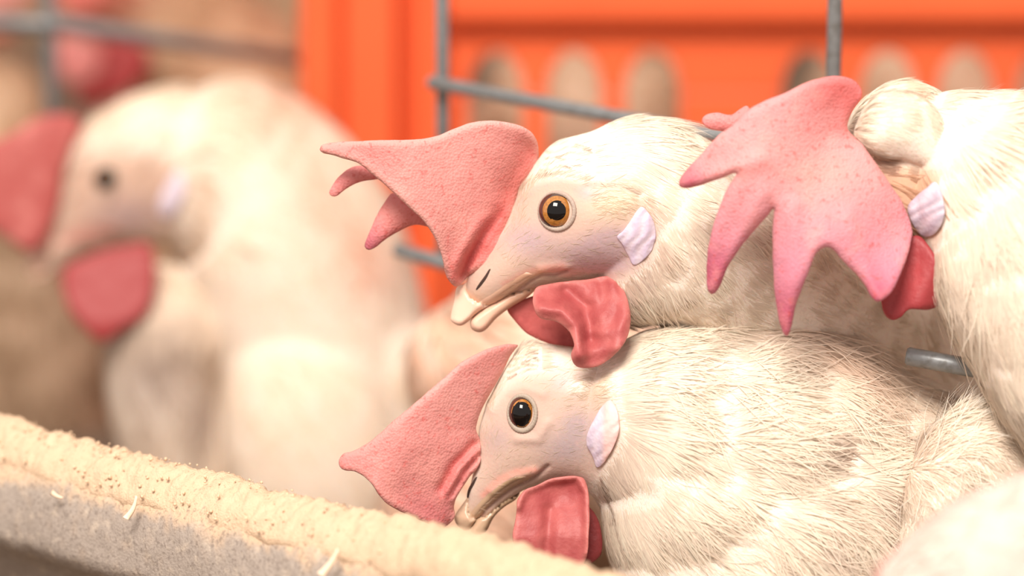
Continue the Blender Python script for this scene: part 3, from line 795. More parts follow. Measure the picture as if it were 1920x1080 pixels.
fleshy('wattle', h1, D1, c1([(882, 705), (930, 690), (1000, 680), (1080, 672), (1160, 660), (1205, 690), (1232, 750), (1244, 830), (1232, 890), (1190, 950), (1130, 1000), (1070, 1013), (1030, 1000), (1016, 962), (1028, 920), (1008, 872), (960, 835), (900, 822), (874, 790), (868, 745)]), 'wattle', wat_c, w1a, 5, 6, 4, rim=(S(216, 140, 132), 7, 0.55))
fleshy('wattle', h1, D1, c1([(772, 785), (850, 742), (900, 740), (960, 790), (1030, 850), (1040, 930), (1000, 945), (920, 918), (850, 885), (800, 832)]), 'wattle', lambda q, w: np.tile(S(190, 96, 94), (len(q), 1)), lambda x, y: -10 - 14 * np.clip((y - 560) / 80, 0, 1), 6, 8, 5)
def lobe(root, d0, bv, outline, ref, rot, dk, px0=1e6, dw=1, k=0.26):
    w = front_w(bv, *ref, d0) or 0
    def cf(q, wz):
        r = np.sin(((q[:, 0] - ref[0]) * math.cos(rot) + (q[:, 1] - ref[1]) * math.sin(rot)) / 3.2 + 1.5 * np.sin(q[:, 1] / 9))
        return mixc(mixc(np.tile(S(218, 204, 216), (len(q), 1)), 0.45 * (0.5 + 0.5 * r), dk), np.clip((q[:, 0] - px0) / 10, 0, 1) * 0.9, S(232, 192, 184))
    def wf(x, y):
        r = np.sin(((x - ref[0]) * math.cos(rot) + (y - ref[1]) * math.sin(rot)) / 3.2 + 1.5 * np.sin(y / 9))
        ww = np.array([front_w(bv, a_, b_, d0) or w for a_, b_ in zip(x, y)])
        return ww + dw + 1.3 * r
    return fleshy('earlobe', root, d0, outline, 'lobe', cf, wf, k=k, step=4, rough=1.0)
lobe(h1, D1, bv1, c1([(1288, 395), (1325, 440), (1340, 500), (1325, 562), (1290, 602), (1255, 618), (1232, 580), (1210, 540), (1190, 510), (1212, 488), (1240, 450), (1265, 412)]), c1([(1275, 510)])[0], 0.45, S(186, 170, 204))

# ------------------------------------------------------------------ the lower sharp hen
D2 = 1.0
h2 = hen_root('white hen crouching low at the trough with dark eye, lower of the two sharp hens', 1700, D2, -100)
head2 = c2([(652, 745), (670, 640), (700, 540), (700, 440), (730, 340), (790, 210), (850, 110), (890, 65), (950, 52), (1030, 60), (1150, 80), (1300, 130), (1420, 300), (1450, 520), (1400, 760), (1330, 860), (1250, 800), (1190, 720), (1130, 680), (1050, 670), (980, 680), (900, 700), (850, 730), (790, 770), (740, 815), (700, 835), (655, 815)])
W2 = 5
pcs = [inflate(head2, 7, k=0.62, wf=lambda x, y: W2 + 0 * x),
       tube([(1060, 800, W2, 60, 60), (1140, 800, W2, 150, 120), (1240, 812, W2, 205, 165), (1360, 850, -15, 255, 200), (1480, 890, -35, 270, 215), (1600, 965, -60, 282, 215), (1720, 1050, -90, 285, 205), (1830, 1140, -120, 250, 180), (1930, 1230, -140, 60, 60)]),
       tube([(1140, 850, W2, 60, 60), (1205, 920, W2, 80, 100), (1310, 1010, 5, 190, 150), (1430, 1100, -20, 240, 190), (1580, 1220, -70, 240, 190), (1680, 1400, -100, 200, 170), (1700, floor_y(D2, -100) - 90, -100, 150, 150), (1700, floor_y(D2, -100) - 6, -100, 20, 20)])]
pcs.append(inflate([(1130, 850), (1132, 930), (1138, 1000), (1150, 1080), (1180, 1180), (1300, 1260), (1480, 1240), (1560, 1080), (1480, 920), (1330, 830), (1200, 800)], 9, k=0.42, wf=lambda x, y: W2 + 20 * np.clip((x - 1150) / 200, 0, 1)))
pcs += [ball((1360, 950, 0), (235, 235, 184), 48), ball((1222, 935, 5), (92, 200, 118), 48), ball((1500, 1030, -20), (235, 235, 226), 48), ball((1290, 1060, 0), (140, 200, 140), 48), ball((1420, 1060, 0), (220, 220, 192), 48)]
b2 = relax(fuse(pcs, D2, 3.8, 6), D2, lambda L: np.clip((L[:, 0] - 1130) / 120, 0, 1), 130)
mouth2 = c2([(680, 860), (730, 790), (790, 735), (850, 690), (920, 655), (965, 625), (1000, 590)])
def f2(L, co):
    q = L[:, :2]
    d = -5 * gauss(q, mouth2, 4) + 5 * gauss(q, c2([(760, 700), (840, 640), (940, 608)]), 8)
    d += 5 * gauss(q, c2([(760, 340), (820, 270), (900, 245), (980, 270)]), 12)
    d += 8 * blob(q, *c2([(1130, 240)])[0], 24, 14, -0.6) + 6 * blob(q, *c2([(1220, 240)])[0], 22, 24)
    d += 4 * gauss(q, c2([(870, 470), (960, 470), (1000, 400)]), 9)
    for k in range(6):
        d -= 2.2 * gauss(q, c2([(830 + k * 3, 205 - k * 26), (900, 165 - k * 18), (960, 160 - k * 16)]), 3.2)
    feath = np.clip((L[:, 0] - 1160) / 80, 0, 1)
    return d + feath * (nz(co, 60, 1.3) * 12 + nz(co, 150, 2.6) * 4)
displace(b2, D2, f2)
face2 = catmull(c2([(640, 740), (690, 560), (690, 440), (760, 300), (830, 215), (920, 175), (1040, 170), (1150, 175), (1240, 210), (1290, 290), (1320, 400), (1300, 520), (1230, 610), (1190, 680), (1050, 690), (900, 720), (700, 890), (630, 860)]), 8)
L = WL(co_of(b2), D2); q = L[:, :2]
sgn = sdist(q, face2)
facem = 1 / (1 + np.exp(-(sgn - 4) / 7)) * (np.abs(L[:, 2]) < 200)
sk = np.tile(S(198, 170, 155), (len(L), 1))
sk = mixc(sk, 0.85 * np.clip(blob(q, *c2([(1080, 510)])[0], 48, 34) + blob(q, *c2([(1130, 400)])[0], 30, 26) + 0.6 * blob(q, *c2([(780, 470)])[0], 26, 30), 0, 1), S(168, 150, 153))
sk = mixc(sk, 0.7 * blob(q, *c2([(1080, 215)])[0], 24, 18), S(200, 184, 188))
sk = mixc(sk, 0.95 * blob(q, *c2([(1140, 235)])[0], 20, 13, -0.6), S(250, 244, 232))
sk = mixc(sk, 0.7 * blob(q, *c2([(1215, 240)])[0], 17, 24), S(206, 180, 156))
sk = mixc(sk, 0.55 * gauss(q, c2([(720, 720), (790, 650), (870, 612), (945, 605)]), 7), S(226, 140, 124))
sk = mixc(sk, 0.8 * np.clip(gauss(q, c2([(680, 830), (760, 742), (840, 680), (915, 642)]), 8) + blob(q, *c2([(650, 800)])[0], 22, 14), 0, 1), S(190, 160, 130))
sk = mixc(sk, 0.85 * gauss(q, mouth2, 3), S(140, 104, 96))
sk = mixc(sk, 0.6 * gauss(q, c2([(1010, 655), (1100, 640), (1170, 650)]), 8), S(214, 164, 156))
col = np.tile(WHITE, (len(L), 1))
for ln in ([(905, 105), (940, 118), (962, 128)], [(890, 145), (930, 148)], [(840, 205), (862, 190)], [(1230, 640), (1250, 720), (1290, 800)]):
    col = mixc(col, 0.75 * gauss(q, c2(ln), 2.4), S(140, 112, 88))  # shaded creases between feathers painted as thin dark lines
gap_spots = np.clip(nz(co_of(b2), 110, 4) * 2.6, 0, 1) * np.clip(blob(q, 1640, 830, 90, 60) + 0.8 * blob(q, 1570, 890, 70, 50) + 0.7 * blob(q, 1600, 1010, 90, 40), 0, 1)  # brown-grey gaps in the plumage, drawn as noise-broken patches of colour
col = mixc(col, np.clip(0.95 * gap_spots, 0, 1), S(160, 130, 110))
col = mixc(col, 0.35 * np.clip(blob(q, 1560, 680, 120, 40, 0.4), 0, 1), S(240, 206, 182))
col = col * (1 - facem[:, None]) + sk * facem[:, None]
set_col(b2, np.clip(col, 0, 1)); bv2 = BVHTree.FromPolygons([tuple(v) for v in co_of(b2)], [tuple(p.vertices) for p in b2.polygons])
flow2 = [(960, 690, .6, -.8, 0), (930, 760, .2, -.9, 0), (1010, 655, 1, -.1, 0), (1120, 650, 1, 0, 0), (1200, 640, 1, -.1, 0), (1300, 610, 1, .05, 0), (1450, 620, 1, .3, 0), (1600, 720, .9, .4, 0), (1250, 760, 1, .25, 0), (1180, 860, .5, .85, 0), (1170, 960, .35, .95, 0), (1260, 930, .8, .7, 0), (1400, 780, 1, .05, 0), (1400, 920, .9, .35, 0), (1550, 850, .95, .1, 0), (1600, 1000, .6, .6, 0), (1450, 1040, .6, .7, 0), (1700, 850, .9, .2, 0), (1100, 800, .8, -.2, 0), (1000, 900, .8, -.3, 0)]
sets = [strands(b2, D2, 68000, flow2, (44, 95), (1.5, 3.4), region=lo_cut(1180, lambda L: faceR(face2, 0, 0.0, 1.0)(L) * (L[:, 0] > 1110) * np.where(L[:, 0] < 1200, 2.0, 1.0)), spread=0.15),
        strands(b2, D2, 8000, flow2, (14, 34), (0.9, 1.8), region=lambda L: faceR(face2, 0, 0.0, 1.0)(L) * (L[:, 0] < 1130) * (L[:, 1] < 760), spread=0.10, lift=(0, 0.04), curl=0.2),
        strands(b2, D2, 10000, flow2, (80, 150), (1.2, 2.8), region=lo_cut(1250, lambda L: (L[:, 0] > 1230) * 1.0), spread=0.25, lift=(0.02, 0.16), side=0.12),
        strands(b2, D2, 170, flow2, (70, 150), (1.0, 2.0), region=lo_cut(1150, lambda L: (L[:, 0] > 1480) * (L[:, 1] > 790) * 1.0), spread=0.6, lift=(0.1, 0.32), curl=0.22, side=0.5, K=8, tint=lambda lp, c: np.clip(c * 0 + S(252, 246, 234), 0, 1)),
        strands(b2, D2, 1200, flow2, (12, 24), (0.6, 1.2), region=lambda L: faceR(face2, -12, 1.0, 0.0)(L) * (L[:, 0] > 890) * (0.12 + blob(L, 1100, 730, 45, 30) + blob(L, 925, 730, 18, 60)) * (((L[:, 0] - 979) ** 2 + (L[:, 1] - 772) ** 2) > 56 ** 2), tint=lambda lp, c: c * 0.4 + 0.6 * S(240, 226, 204), spread=0.3, lift=(0.05, 0.2))]
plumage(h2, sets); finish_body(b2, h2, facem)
eye(h2, D2, bv2, 979, 772, 25, pupil=0.84, ax=0.86, ay=1.10, lidcol=S(166, 152, 138), lidw=0.36, poff=(-0.08, 0.05), out=0.14)
# wing at the right with loose fluffy feathers
wv = fuse([inflate([(1700, 850), (1740, 790), (1800, 755), (1870, 770), (1930, 850), (1960, 980), (1900, 1100), (1780, 1140), (1690, 1080), (1670, 960)], 8, k=0.5, wf=lambda x, y: 130 + 0 * x)], D2, 5, 4)
displace(wv, D2, lambda L, co: nz(co, 90, 7) * 10)
Lw = WL(co_of(wv), D2); set_col(wv, mixc(np.tile(WHITE, (len(Lw), 1)), 0.3 * blob(Lw, 1700, 860, 40, 60), S(196, 168, 146)))
wing = link('wing', wv, M['skin'], h2, True, None)
floww = [(1720, 800, .7, -.7, .1), (1800, 760, .9, -.4, 0), (1800, 900, .5, .8, 0), (1720, 950, .2, .9, .1), (1880, 900, .7, .7, 0)]
sw = [strands(wv, D2, 9000, floww, (26, 60), (1, 2.4), spread=0.35, lift=(0.02, 0.22)),
      strands(wv, D2, 380, floww, (60, 120), (0.9, 1.8), spread=0.5, lift=(0.2, 0.6), K=8, side=0.4, region=lambda L: (L[:, 0] < 1800) * 1.0 + (L[:, 1] < 800) * 2.0, tint=lambda lp, c: c * 0 + S(252, 246, 236))]
wv.transform(Matrix.Translation(-Vector(h2.location)))
V = np.concatenate([s[0] for s in sw]); off = len(sw[0][0]); F = np.concatenate([sw[0][1], sw[1][1] + off]); cc = np.concatenate([s[2] for s in sw]); ll = np.concatenate([s[3] for s in sw])
tag(link('wing_fluff', raw_mesh(V, F, cc, ll), M['feather'], wing, True, h2), kind='stuff')

base2 = c2([(560, 860), (600, 760), (660, 650), (700, 540), (700, 440), (740, 330), (790, 220), (840, 110), (870, 65)])
def comb2_w(x, y):
    q = np.stack([x, y], 1); s = seg_dist(q, np.array(base2), closed=False)
    w = W2 + 20 + 75 * (1 - np.exp(-s / 80)) - 20 * np.clip((s - 150) / 150, 0, 1)
    w += 12 * gauss(q, c2([(560, 700), (620, 600), (700, 520)]), 7) - 12 * gauss(q, c2([(540, 690), (590, 590), (680, 500)]), 9)
    w += 10 * gauss(q, c2([(590, 730), (650, 640), (705, 570)]), 7) - 10 * gauss(q, c2([(580, 720), (640, 610), (700, 545)]), 5)
    w += 6 * gauss(q, c2([(110, 600), (240, 670), (310, 755), (430, 820), (530, 870)]), 11)
    w += 7 * np.sin((x + 0.6 * y) / 38.0) * np.clip(s / 120, 0, 1)
    return w
def comb2_c(q, w):
    c = np.tile(S(204, 134, 129), (len(q), 1)); s = seg_dist(q, np.array(base2), closed=False)
    c = mixc(c, 0.4 * blob(q, *c2([(600, 280)])[0], 70, 50), COMB_PALE)
    c = mixc(c, 0.6 * np.clip(gauss(q, c2([(540, 690), (590, 590), (680, 500)]), 11) + gauss(q, c2([(580, 720), (650, 610), (700, 545)]), 9), 0, 1), S(206, 96, 94))
    c = mixc(c, 0.55 * blob(q, *c2([(500, 790)])[0], 60, 40), S(196, 106, 112))
    c = mixc(c, 0.5 * blob(q, *c2([(110, 570)])[0], 20), S(206, 104, 104))
    return c
fleshy('comb', h2, D2, c2([(872, 62), (820, 57), (760, 70), (690, 100), (620, 140), (550, 205), (480, 265), (400, 330), (320, 400), (260, 455), (200, 500), (150, 523), (110, 533), (91, 560), (95, 590), (120, 605), (160, 608), (200, 630), (240, 670), (270, 715), (310, 755), (370, 790), (430, 820), (490, 850), (530, 874), (565, 850), (592, 815), (588, 770), (605, 720), (655, 650), (705, 580), (705, 480), (688, 430), (705, 360), (755, 270), (805, 180), (833, 120), (860, 82)]), 'comb', comb2_c, comb2_w, 11, 14, 5, rim=(S(214, 160, 152), 8, 0.4))
u2, l2 = beak(h2, D2, c2([(594, 815), (600, 850), (618, 872), (642, 882), (668, 862), (715, 795), (775, 735), (840, 685), (905, 655), (945, 635), (890, 618), (820, 625), (760, 650), (715, 680), (670, 710), (630, 760)]),
              c2([(652, 885), (664, 905), (692, 913), (732, 882), (765, 822), (812, 775), (862, 742), (880, 705), (850, 686), (775, 732), (716, 796), (668, 860)]), S(172, 144, 114), (c2([(640, 0)])[0][0], c2([(820, 0)])[0][0]), bv2, 8, W2, edge=c2([(642, 882), (668, 862), (715, 795), (775, 735), (840, 685), (905, 655), (945, 635)]), tipc=S(196, 166, 140), cul=c2([(630, 760), (594, 815), (600, 850), (618, 872)]))
slit(u2, h2, D2, c2([(652, 745), (662, 705), (680, 668), (692, 640)]), M['dark'], 5.0, bv2)
def w2a(x, y):
    q = np.stack([x, y], 1); w = W2 + 75 + 25 * np.clip((y - 900) / 100, 0, 1)
    w -= 22 * np.clip(blob(q, *c2([(1060, 720)])[0], 42, 40), 0, 1) + 12 * gauss(q, c2([(1010, 780), (1000, 900), (990, 990)]), 12)
    w += 12 * gauss(q, c2([(870, 760), (900, 690), (1000, 650), (1130, 632), (1170, 700), (1178, 850), (1172, 960)]), 8)
    return w
fleshy('wattle', h2, D2, c2([(868, 735), (900, 690), (960, 668), (1000, 648), (1060, 634), (1130, 630), (1166, 650), (1179, 710), (1181, 800), (1177, 880), (1172, 960), (1140, 1020), (1040, 1035), (930, 1010), (866, 965), (848, 890), (858, 820), (866, 770)]), 'wattle', wat_c, w2a, 5, 6, 4, rim=(S(216, 140, 132), 7, 0.55))
fleshy('wattle', h2, D2, c2([(1120, 760), (1180, 770), (1225, 830), (1240, 900), (1235, 980), (1180, 1020), (1110, 1000), (1090, 880)]), 'wattle', lambda q, w: np.tile(S(132, 54, 56), (len(q), 1)), lambda x, y: W2 + 30 + 0 * x, 9, 12, 6)
lobe(h2, D2, bv2, c2([(1272, 298), (1300, 340), (1308, 420), (1285, 500), (1245, 570), (1212, 592), (1195, 545), (1168, 495), (1172, 440), (1205, 370), (1240, 320)]), c2([(1235, 450)])[0], 0.5, S(176, 164, 190), px0=1122, dw=4, k=0.36)

# ------------------------------------------------------------------ the hen at the right, head bent away
D3 = 0.985
h3 = hen_root('white hen at the right edge, head bent down behind its wide many pointed pink comb', 2390, D3, 90)
head3 = c3([(655, 285), (675, 225), (730, 165), (800, 120), (880, 105), (980, 140), (1060, 260), (1080, 420), (1060, 600), (1000, 680), (930, 700), (860, 720), (790, 760), (740, 780), (700, 740), (700, 640), (720, 540), (700, 430), (670, 350)])
W3 = 40
pcs = [inflate(head3, 8, k=0.6, wf=lambda x, y: W3 + 0 * x),
       inflate([(1588, 262), (1594, 226), (1618, 192), (1652, 175), (1695, 182), (1735, 215), (1765, 270), (1770, 320), (1730, 318), (1690, 305), (1650, 302), (1615, 290)], 7, k=0.55, wf=lambda x, y: W3 + 75 + 0 * x),
       tube([(1700, 235, W3, 30, 30), (1750, 255, W3, 100, 90), (1802, 296, W3 + 5, 155, 130), (1876, 360, W3 + 20, 198, 165), (1956, 460, W3 + 40, 246, 200), (2052, 548, W3 + 60, 296, 220), (2200, 670, W3 + 80, 355, 240), (2380, 850, W3 + 90, 400, 260), (2560, 1000, W3 + 90, 300, 220), (2640, 1060, W3 + 90, 60, 60)]),
       tube([(1800, 260, W3 - 60, 60, 60), (1900, 290, W3 - 80, 135, 130), (2050, 380, -20, 225, 200), (2200, 560, 20, 290, 240), (2280, 700, 40, 60, 60)]),
       tube([(2350, 850, 90, 60, 60), (2370, 1050, 90, 330, 240), (2390, floor_y(D3, 90) - 250, 90, 260, 220), (2390, floor_y(D3, 90) - 90, 90, 180, 170), (2390, floor_y(D3, 90) - 6, 90, 20, 20)])]
b3 = fuse(pcs, D3, 4.2, 4)
displace(b3, D3, lambda L, co: nz(co, 60, 5.3) * 11 + nz(co, 150, 6.6) * 4)
face3 = catmull(c3([(690, 350), (760, 385), (860, 410), (940, 425), (985, 480), (1000, 580), (980, 660), (900, 700), (800, 760), (700, 760), (690, 500)]), 8)
L = WL(co_of(b3), D3); q = L[:, :2]
sgn = sdist(q, face3)
facem = 1 / (1 + np.exp(-(sgn) / 6)) * (L[:, 2] < W3 + 120)
sk = mixc(np.tile(S(206, 168, 140), (len(L), 1)), 0.5 * blob(q, *c3([(790, 420)])[0], 24, 20), S(176, 140, 132))
col = mixc(np.tile(WHITE, (len(L), 1)), 0.4 * np.clip(gauss(q, c3([(850, 110), (880, 200), (900, 260)]), 22), 0, 1), S(226, 196, 164))
col = mixc(col, 0.3 * np.clip((L[:, 0] - 1840) / 80, 0, 1) * np.clip((420 - L[:, 1]) / 150, 0, 1), S(232, 204, 172))
col = col * (1 - facem[:, None]) + sk * facem[:, None]
set_col(b3, np.clip(col, 0, 1)); bv3 = BVHTree.FromPolygons([tuple(v) for v in co_of(b3)], [tuple(p.vertices) for p in b3.polygons])
flow3 = [(1610, 230, .9, .1, .1), (1650, 190, .95, .1, .1), (1680, 260, .8, .4, 0), (1720, 170, 1, -.1, 0), (1830, 170, 1, -.02, 0), (1920, 190, 1, .05, 0), (1760, 260, .6, .75, 0), (1800, 400, .35, .9, 0), (1880, 300, .8, .6, 0), (1780, 560, .3, .95, 0), (1900, 600, .45, .9, 0), (1850, 760, .5, .9, 0), (1920, 850, .5, .85, 0)]
vis3 = lambda f: (lambda L: f(L) * (L[:, 0] < 2080) * (L[:, 1] < 1150))
crest = lambda L: (L[:, 0] < 1775) * (L[:, 1] < 325) * 1.0
sets = [strands(b3, D3, 46000, flow3, (46, 100), (1.7, 3.8), region=vis3(lambda L: faceR(face3, 0, 0.05, 1.0)(L) * (1 - crest(L))), spread=0.13),
        strands(b3, D3, 9000, flow3, (24, 46), (1.3, 2.6), region=crest, spread=0.12, curl=0.2, lift=(0, 0.03)),
        strands(b3, D3, 7000, flow3, (80, 150), (1.5, 3), region=vis3(lambda L: faceR(face3, -60, 0.0, 1.0)(L) * (1 - crest(L)) * (L[:, 1] > 200)), spread=0.18, lift=(0.0, 0.10), side=0.06),
        strands(b3, D3, 90, flow3, (26, 60), (0.9, 1.8), region=vis3(lambda L: (L[:, 1] < 190) * (L[:, 0] > 1700) * 1.0), spread=0.3, lift=(0.2, 0.35), K=6)]
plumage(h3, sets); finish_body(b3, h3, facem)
lobe(h3, D3, bv3, c3([(958, 475), (982, 540), (984, 600), (960, 652), (930, 667), (900, 642), (875, 602), (866, 560), (890, 528), (925, 495)]), c3([(928, 580)])[0], 0.9, S(128, 122, 146), dw=8, k=0.5)
base3 = c3([(690, 140), (668, 230), (655, 290), (720, 370), (790, 470), (850, 560), (875, 650)])
def comb3_w(x, y):
    q = np.stack([x, y], 1); s = seg_dist(q, np.array(base3), closed=False)
    w = W3 + 95 + 65 * np.sin(np.clip(s / 230, 0, 1.2) * 1.6) - 40 * np.clip((s - 190) / 150, 0, 1.5)
    w += 6 * np.sin(x / 36.0 + y / 50.0) + 20 * np.clip((y - 420) / 150, 0, 1) * np.clip((x - 1500) / 150, 0, 1)
    for tip, root_ in (((70, 485), (330, 400)), ((165, 860), (340, 520)), ((428, 1015), (450, 560)), ((745, 890), (640, 600))):
        w += 7 * gauss(q, c3([tip, root_]), 16)
    return w
def comb3_c(q, w):
    c = np.tile(S(216, 148, 148), (len(q), 1))
    c = mixc(c, 0.7 * np.clip(blob(q, *c3([(620, 150)])[0], 75, 45) + 0.6 * gauss(q, c3([(690, 200), (640, 290)]), 22), 0, 1), S(216, 98, 96))
    c = mixc(c, 0.5 * blob(q, *c3([(560, 480)])[0], 70, 70), S(244, 160, 148))
    c = mixc(c, 0.8 * np.clip((q[:, 1] - 330) / 170, 0, 1), S(196, 126, 146))
    for t, r in (((80, 470), 30), ((170, 790), 55), ((430, 950), 60), ((740, 870), 40)):
        c = mixc(c, 0.8 * np.clip(blob(q, *c3([t])[0], r), 0, 1), S(176, 78, 102))
    return c
fleshy('comb', h3, D3, c3([(600, 100), (540, 110), (480, 130), (420, 160), (350, 190), (290, 222), (250, 262), (215, 290), (180, 318), (130, 372), (85, 422), (58, 460), (52, 485), (75, 495), (130, 485), (200, 460), (248, 446), (222, 490), (192, 560), (167, 640), (152, 720), (149, 800), (155, 860), (175, 869), (195, 840), (225, 770), (270, 700), (320, 640), (365, 590), (380, 572), (375, 640), (378, 740), (385, 860), (400, 950), (415, 1005), (429, 1019), (441, 1000), (455, 930), (475, 860), (505, 780), (530, 725), (560, 705), (590, 715), (630, 760), (670, 800), (700, 840), (720, 880), (742, 897), (772, 885), (805, 850), (845, 760), (872, 690), (880, 640), (852, 560), (802, 480), (752, 410), (702, 340), (652, 282), (668, 220), (702, 170), (695, 130), (655, 105)]), 'comb', comb3_c, comb3_w, 13, 16, 5)
far_point(h3, D3, 'comb_point', c3([(300, 200), (240, 232), (190, 224), (150, 233), (137, 255), (160, 280), (210, 290), (270, 300), (330, 290)]), W3 + 70, S(226, 140, 138), c3([(145, 250)])[0])
fleshy('wattle', h3, D3, c3([(785, 745), (830, 700), (870, 670), (915, 668), (960, 728), (1000, 790), (1014, 868), (982, 906), (940, 926), (870, 926), (842, 952), (810, 963), (784, 942), (768, 880), (772, 810)]), 'wattle', lambda q, w: mixc(np.tile(S(150, 56, 60), (len(q), 1)), 0.4 * blob(q, *c3([(860, 800)])[0], 40), S(206, 90, 92)), lambda x, y: W3 + 85 + 10 * np.sin(x / 16.0 + y / 40.0), 9, 12, 5)

# ------------------------------------------------------------------ the blurred hen at the left
D0 = 1.30
h0 = hen_root('blurred white hen on the left facing left with red comb and round red wattle', 500, D0, -150)
head0 = c4([(150, 870), (180, 790), (200, 680), (220, 580), (250, 490), (290, 430), (340, 385), (430, 335), (530, 300), (640, 300), (740, 400), (760, 560), (720, 720), (640, 800), (560, 830), (460, 835), (380, 850), (300, 870), (240, 890), (190, 920), (150, 920)])
pcs = [inflate(head0, 9, k=0.7),
       tube([(290, 330, 0, 60, 60), (360, 330, 0, 160, 130), (440, 350, -20, 205, 170), (530, 470, -60, 225, 220), (580, 640, -120, 225, 260), (610, 800, -160, 235, 290), (640, 980, -180, 240, 300), (650, 1150, -180, 200, 250), (650, floor_y(D0, -180) - 80, -180, 150, 180), (650, floor_y(D0, -180) - 5, -180, 20, 20)], 20),
       tube([(330, 500, 0, 40, 40), (320, 600, 10, 110, 120), (305, 720, 10, 105, 120), (320, 830, 0, 95, 110), (360, 930, -40, 80, 90), (380, 1000, -60, 30, 30)], 20),
       tube([(560, 480, -40, 60, 60), (600, 560, -40, 125, 130), (660, 640, -60, 130, 150), (720, 740, -80, 120, 150), (760, 860, -100, 60, 60)], 20),
       tube([(540, 560, 0, 60, 50), (560, 700, 40, 140, 120), (590, 850, 40, 170, 140), (620, 1000, 0, 150, 130), (640, 1100, -40, 40, 40)], 20)]
b0 = fuse(pcs, D0, 6, 5)
L = WL(co_of(b0), D0); q = L[:, :2]
face0 = catmull(c4([(150, 880), (210, 680), (250, 560), (330, 520), (420, 500), (540, 520), (620, 560), (640, 650), (600, 740), (540, 800), (400, 840), (240, 890), (180, 930)]), 12)
sgn = sdist(q, face0); facem = 1 / (1 + np.exp(-sgn / 10)) * (np.abs(L[:, 2]) < 200)
col = np.tile(S(250, 234, 216), (len(L), 1))
col = mixc(col, 0.75 * np.clip(blob(q, 505, 215, 70, 60) + blob(q, 610, 370, 60, 130, -0.5) + 0.8 * blob(q, 700, 500, 60, 60), 0, 1), S(240, 190, 166))
col = mixc(col, 0.85 * np.clip(blob(q, 300, 690, 95, 120) + 0.8 * blob(q, 385, 790, 22, 60), 0, 1), S(178, 158, 146))  # shade on the breast and in its crease, painted as grey
sk = mixc(np.tile(S(192, 160, 140), (len(L), 1)), 0.7 * blob(q, 250, 410, 70, 40), S(172, 148, 148))
sk = mixc(sk, 0.6 * gauss(q, c4([(180, 830), (300, 790), (380, 780)]), 14), S(222, 150, 140))
col = col * (1 - facem[:, None]) + sk * facem[:, None]
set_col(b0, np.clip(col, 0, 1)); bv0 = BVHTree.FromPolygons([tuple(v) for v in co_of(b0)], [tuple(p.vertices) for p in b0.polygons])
flow0 = [(200, 280, .6, -.7, 0), (300, 200, 1, -.3, 0), (420, 180, 1, .1, 0), (520, 320, .6, .8, 0), (400, 450, .5, .8, 0), (300, 700, 0, 1, 0), (560, 700, .4, .9, 0)]
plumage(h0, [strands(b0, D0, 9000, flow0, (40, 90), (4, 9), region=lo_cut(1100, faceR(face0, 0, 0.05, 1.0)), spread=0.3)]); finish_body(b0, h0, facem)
eye(h0, D0, bv0, 210, 338, 21, pupil=0.85, lidcol=S(176, 160, 146))
fleshy('comb', h0, D0, c4([(278, 405), (230, 388), (170, 393), (110, 420), (50, 460), (-60, 520), (-85, 640), (-50, 750), (0, 780), (60, 822), (110, 852), (150, 835), (190, 760), (212, 680), (222, 600), (252, 500), (282, 440)]), 'comb', lambda q, w: mixc(np.tile(S(172, 86, 82), (len(q), 1)), 0.5 * blob(q, *c4([(60, 520)])[0], 50, 50), S(184, 104, 98)), lambda x, y: 40 + 40 * np.clip((150 - x) / 150, 0, 1), 14, 18, 8)
beak(h0, D0, c4([(120, 835), (95, 860), (85, 895), (100, 920), (135, 915), (190, 885), (250, 862), (300, 830), (240, 805), (180, 800)]), c4([(110, 925), (120, 942), (150, 940), (200, 905), (260, 880), (300, 850), (250, 868), (190, 892), (140, 918)]), S(206, 168, 152), (60, 150), bv0, 14)
fleshy('wattle', h0, D0, c4([(246, 905), (330, 862), (420, 835), (522, 825), (548, 900), (542, 1000), (505, 1070), (440, 1112), (380, 1152), (320, 1112), (262, 1040), (238, 965)]), 'wattle', lambda q, w: np.tile(S(156, 60, 60), (len(q), 1)), lambda x, y: 125 + 25 * np.clip((y - 480) / 120, 0, 1), 10, 14, 8)
lobe(h0, D0, bv0, c4([(622, 585), (645, 630), (625, 692), (592, 735), (556, 725), (556, 680), (588, 615)]), c4([(600, 660)])[0], 0.5, S(226, 218, 232), dw=8)

# ------------------------------------------------------------------ bodies behind and beside
def back_hen(label, d0, tubes, col, count=2500, flow=((0, 0, .3, .9, 0),), voxel=8, x=None, tintf=None, name='hen'):
    r = hen_root(label, x if x is not None else tubes[0][len(tubes[0]) // 2][0], d0, tubes[0][len(tubes[0]) // 2][2])
    me = fuse([tube(t, 24) for t in tubes], d0, voxel, 5)
    displace(me, d0, lambda L, co: nz(co, 50, 3.3) * 8)
    L = WL(co_of(me), d0); c = np.tile(col, (len(L), 1))
    if tintf is not None: c = tintf(L, c)
    set_col(me, c)
    plumage(r, [strands(me, d0, count, list(flow), (50, 110), (5, 10), region=lambda L: (L[:, 1] < 1200) * (L[:, 1] > -120) * 1.0, spread=0.3)])
    finish_body(me, r); return r, me
def legs(d0, x, w, y0, r):
    fy = floor_y(d0, w); return [(x, y0, w, r * 0.5, r * 0.5), (x, y0 + 120, w, r, r), (x, fy - 110, w, r * 0.8, r * 0.8), (x, fy - 5, w, 20, 20)]
# plump back rising between the blurred hen and the sharp one
back_hen('blurred white hen body in the middle, its pinkish back below the upper hen\'s beak', 1.17, [[(790, 610, 0, 30, 30), (830, 640, 0, 125, 110), (910, 665, -20, 175, 170), (1020, 740, -60, 230, 240), (1160, 820, -160, 260, 280), (1300, 900, -300, 270, 280), (1400, 960, -380, 60, 60)], legs(1.17, 900, -60, 800, 190)], S(246, 216, 194), 4000, ((800, 600, .5, .8, 0), (950, 640, .9, .4, 0)))
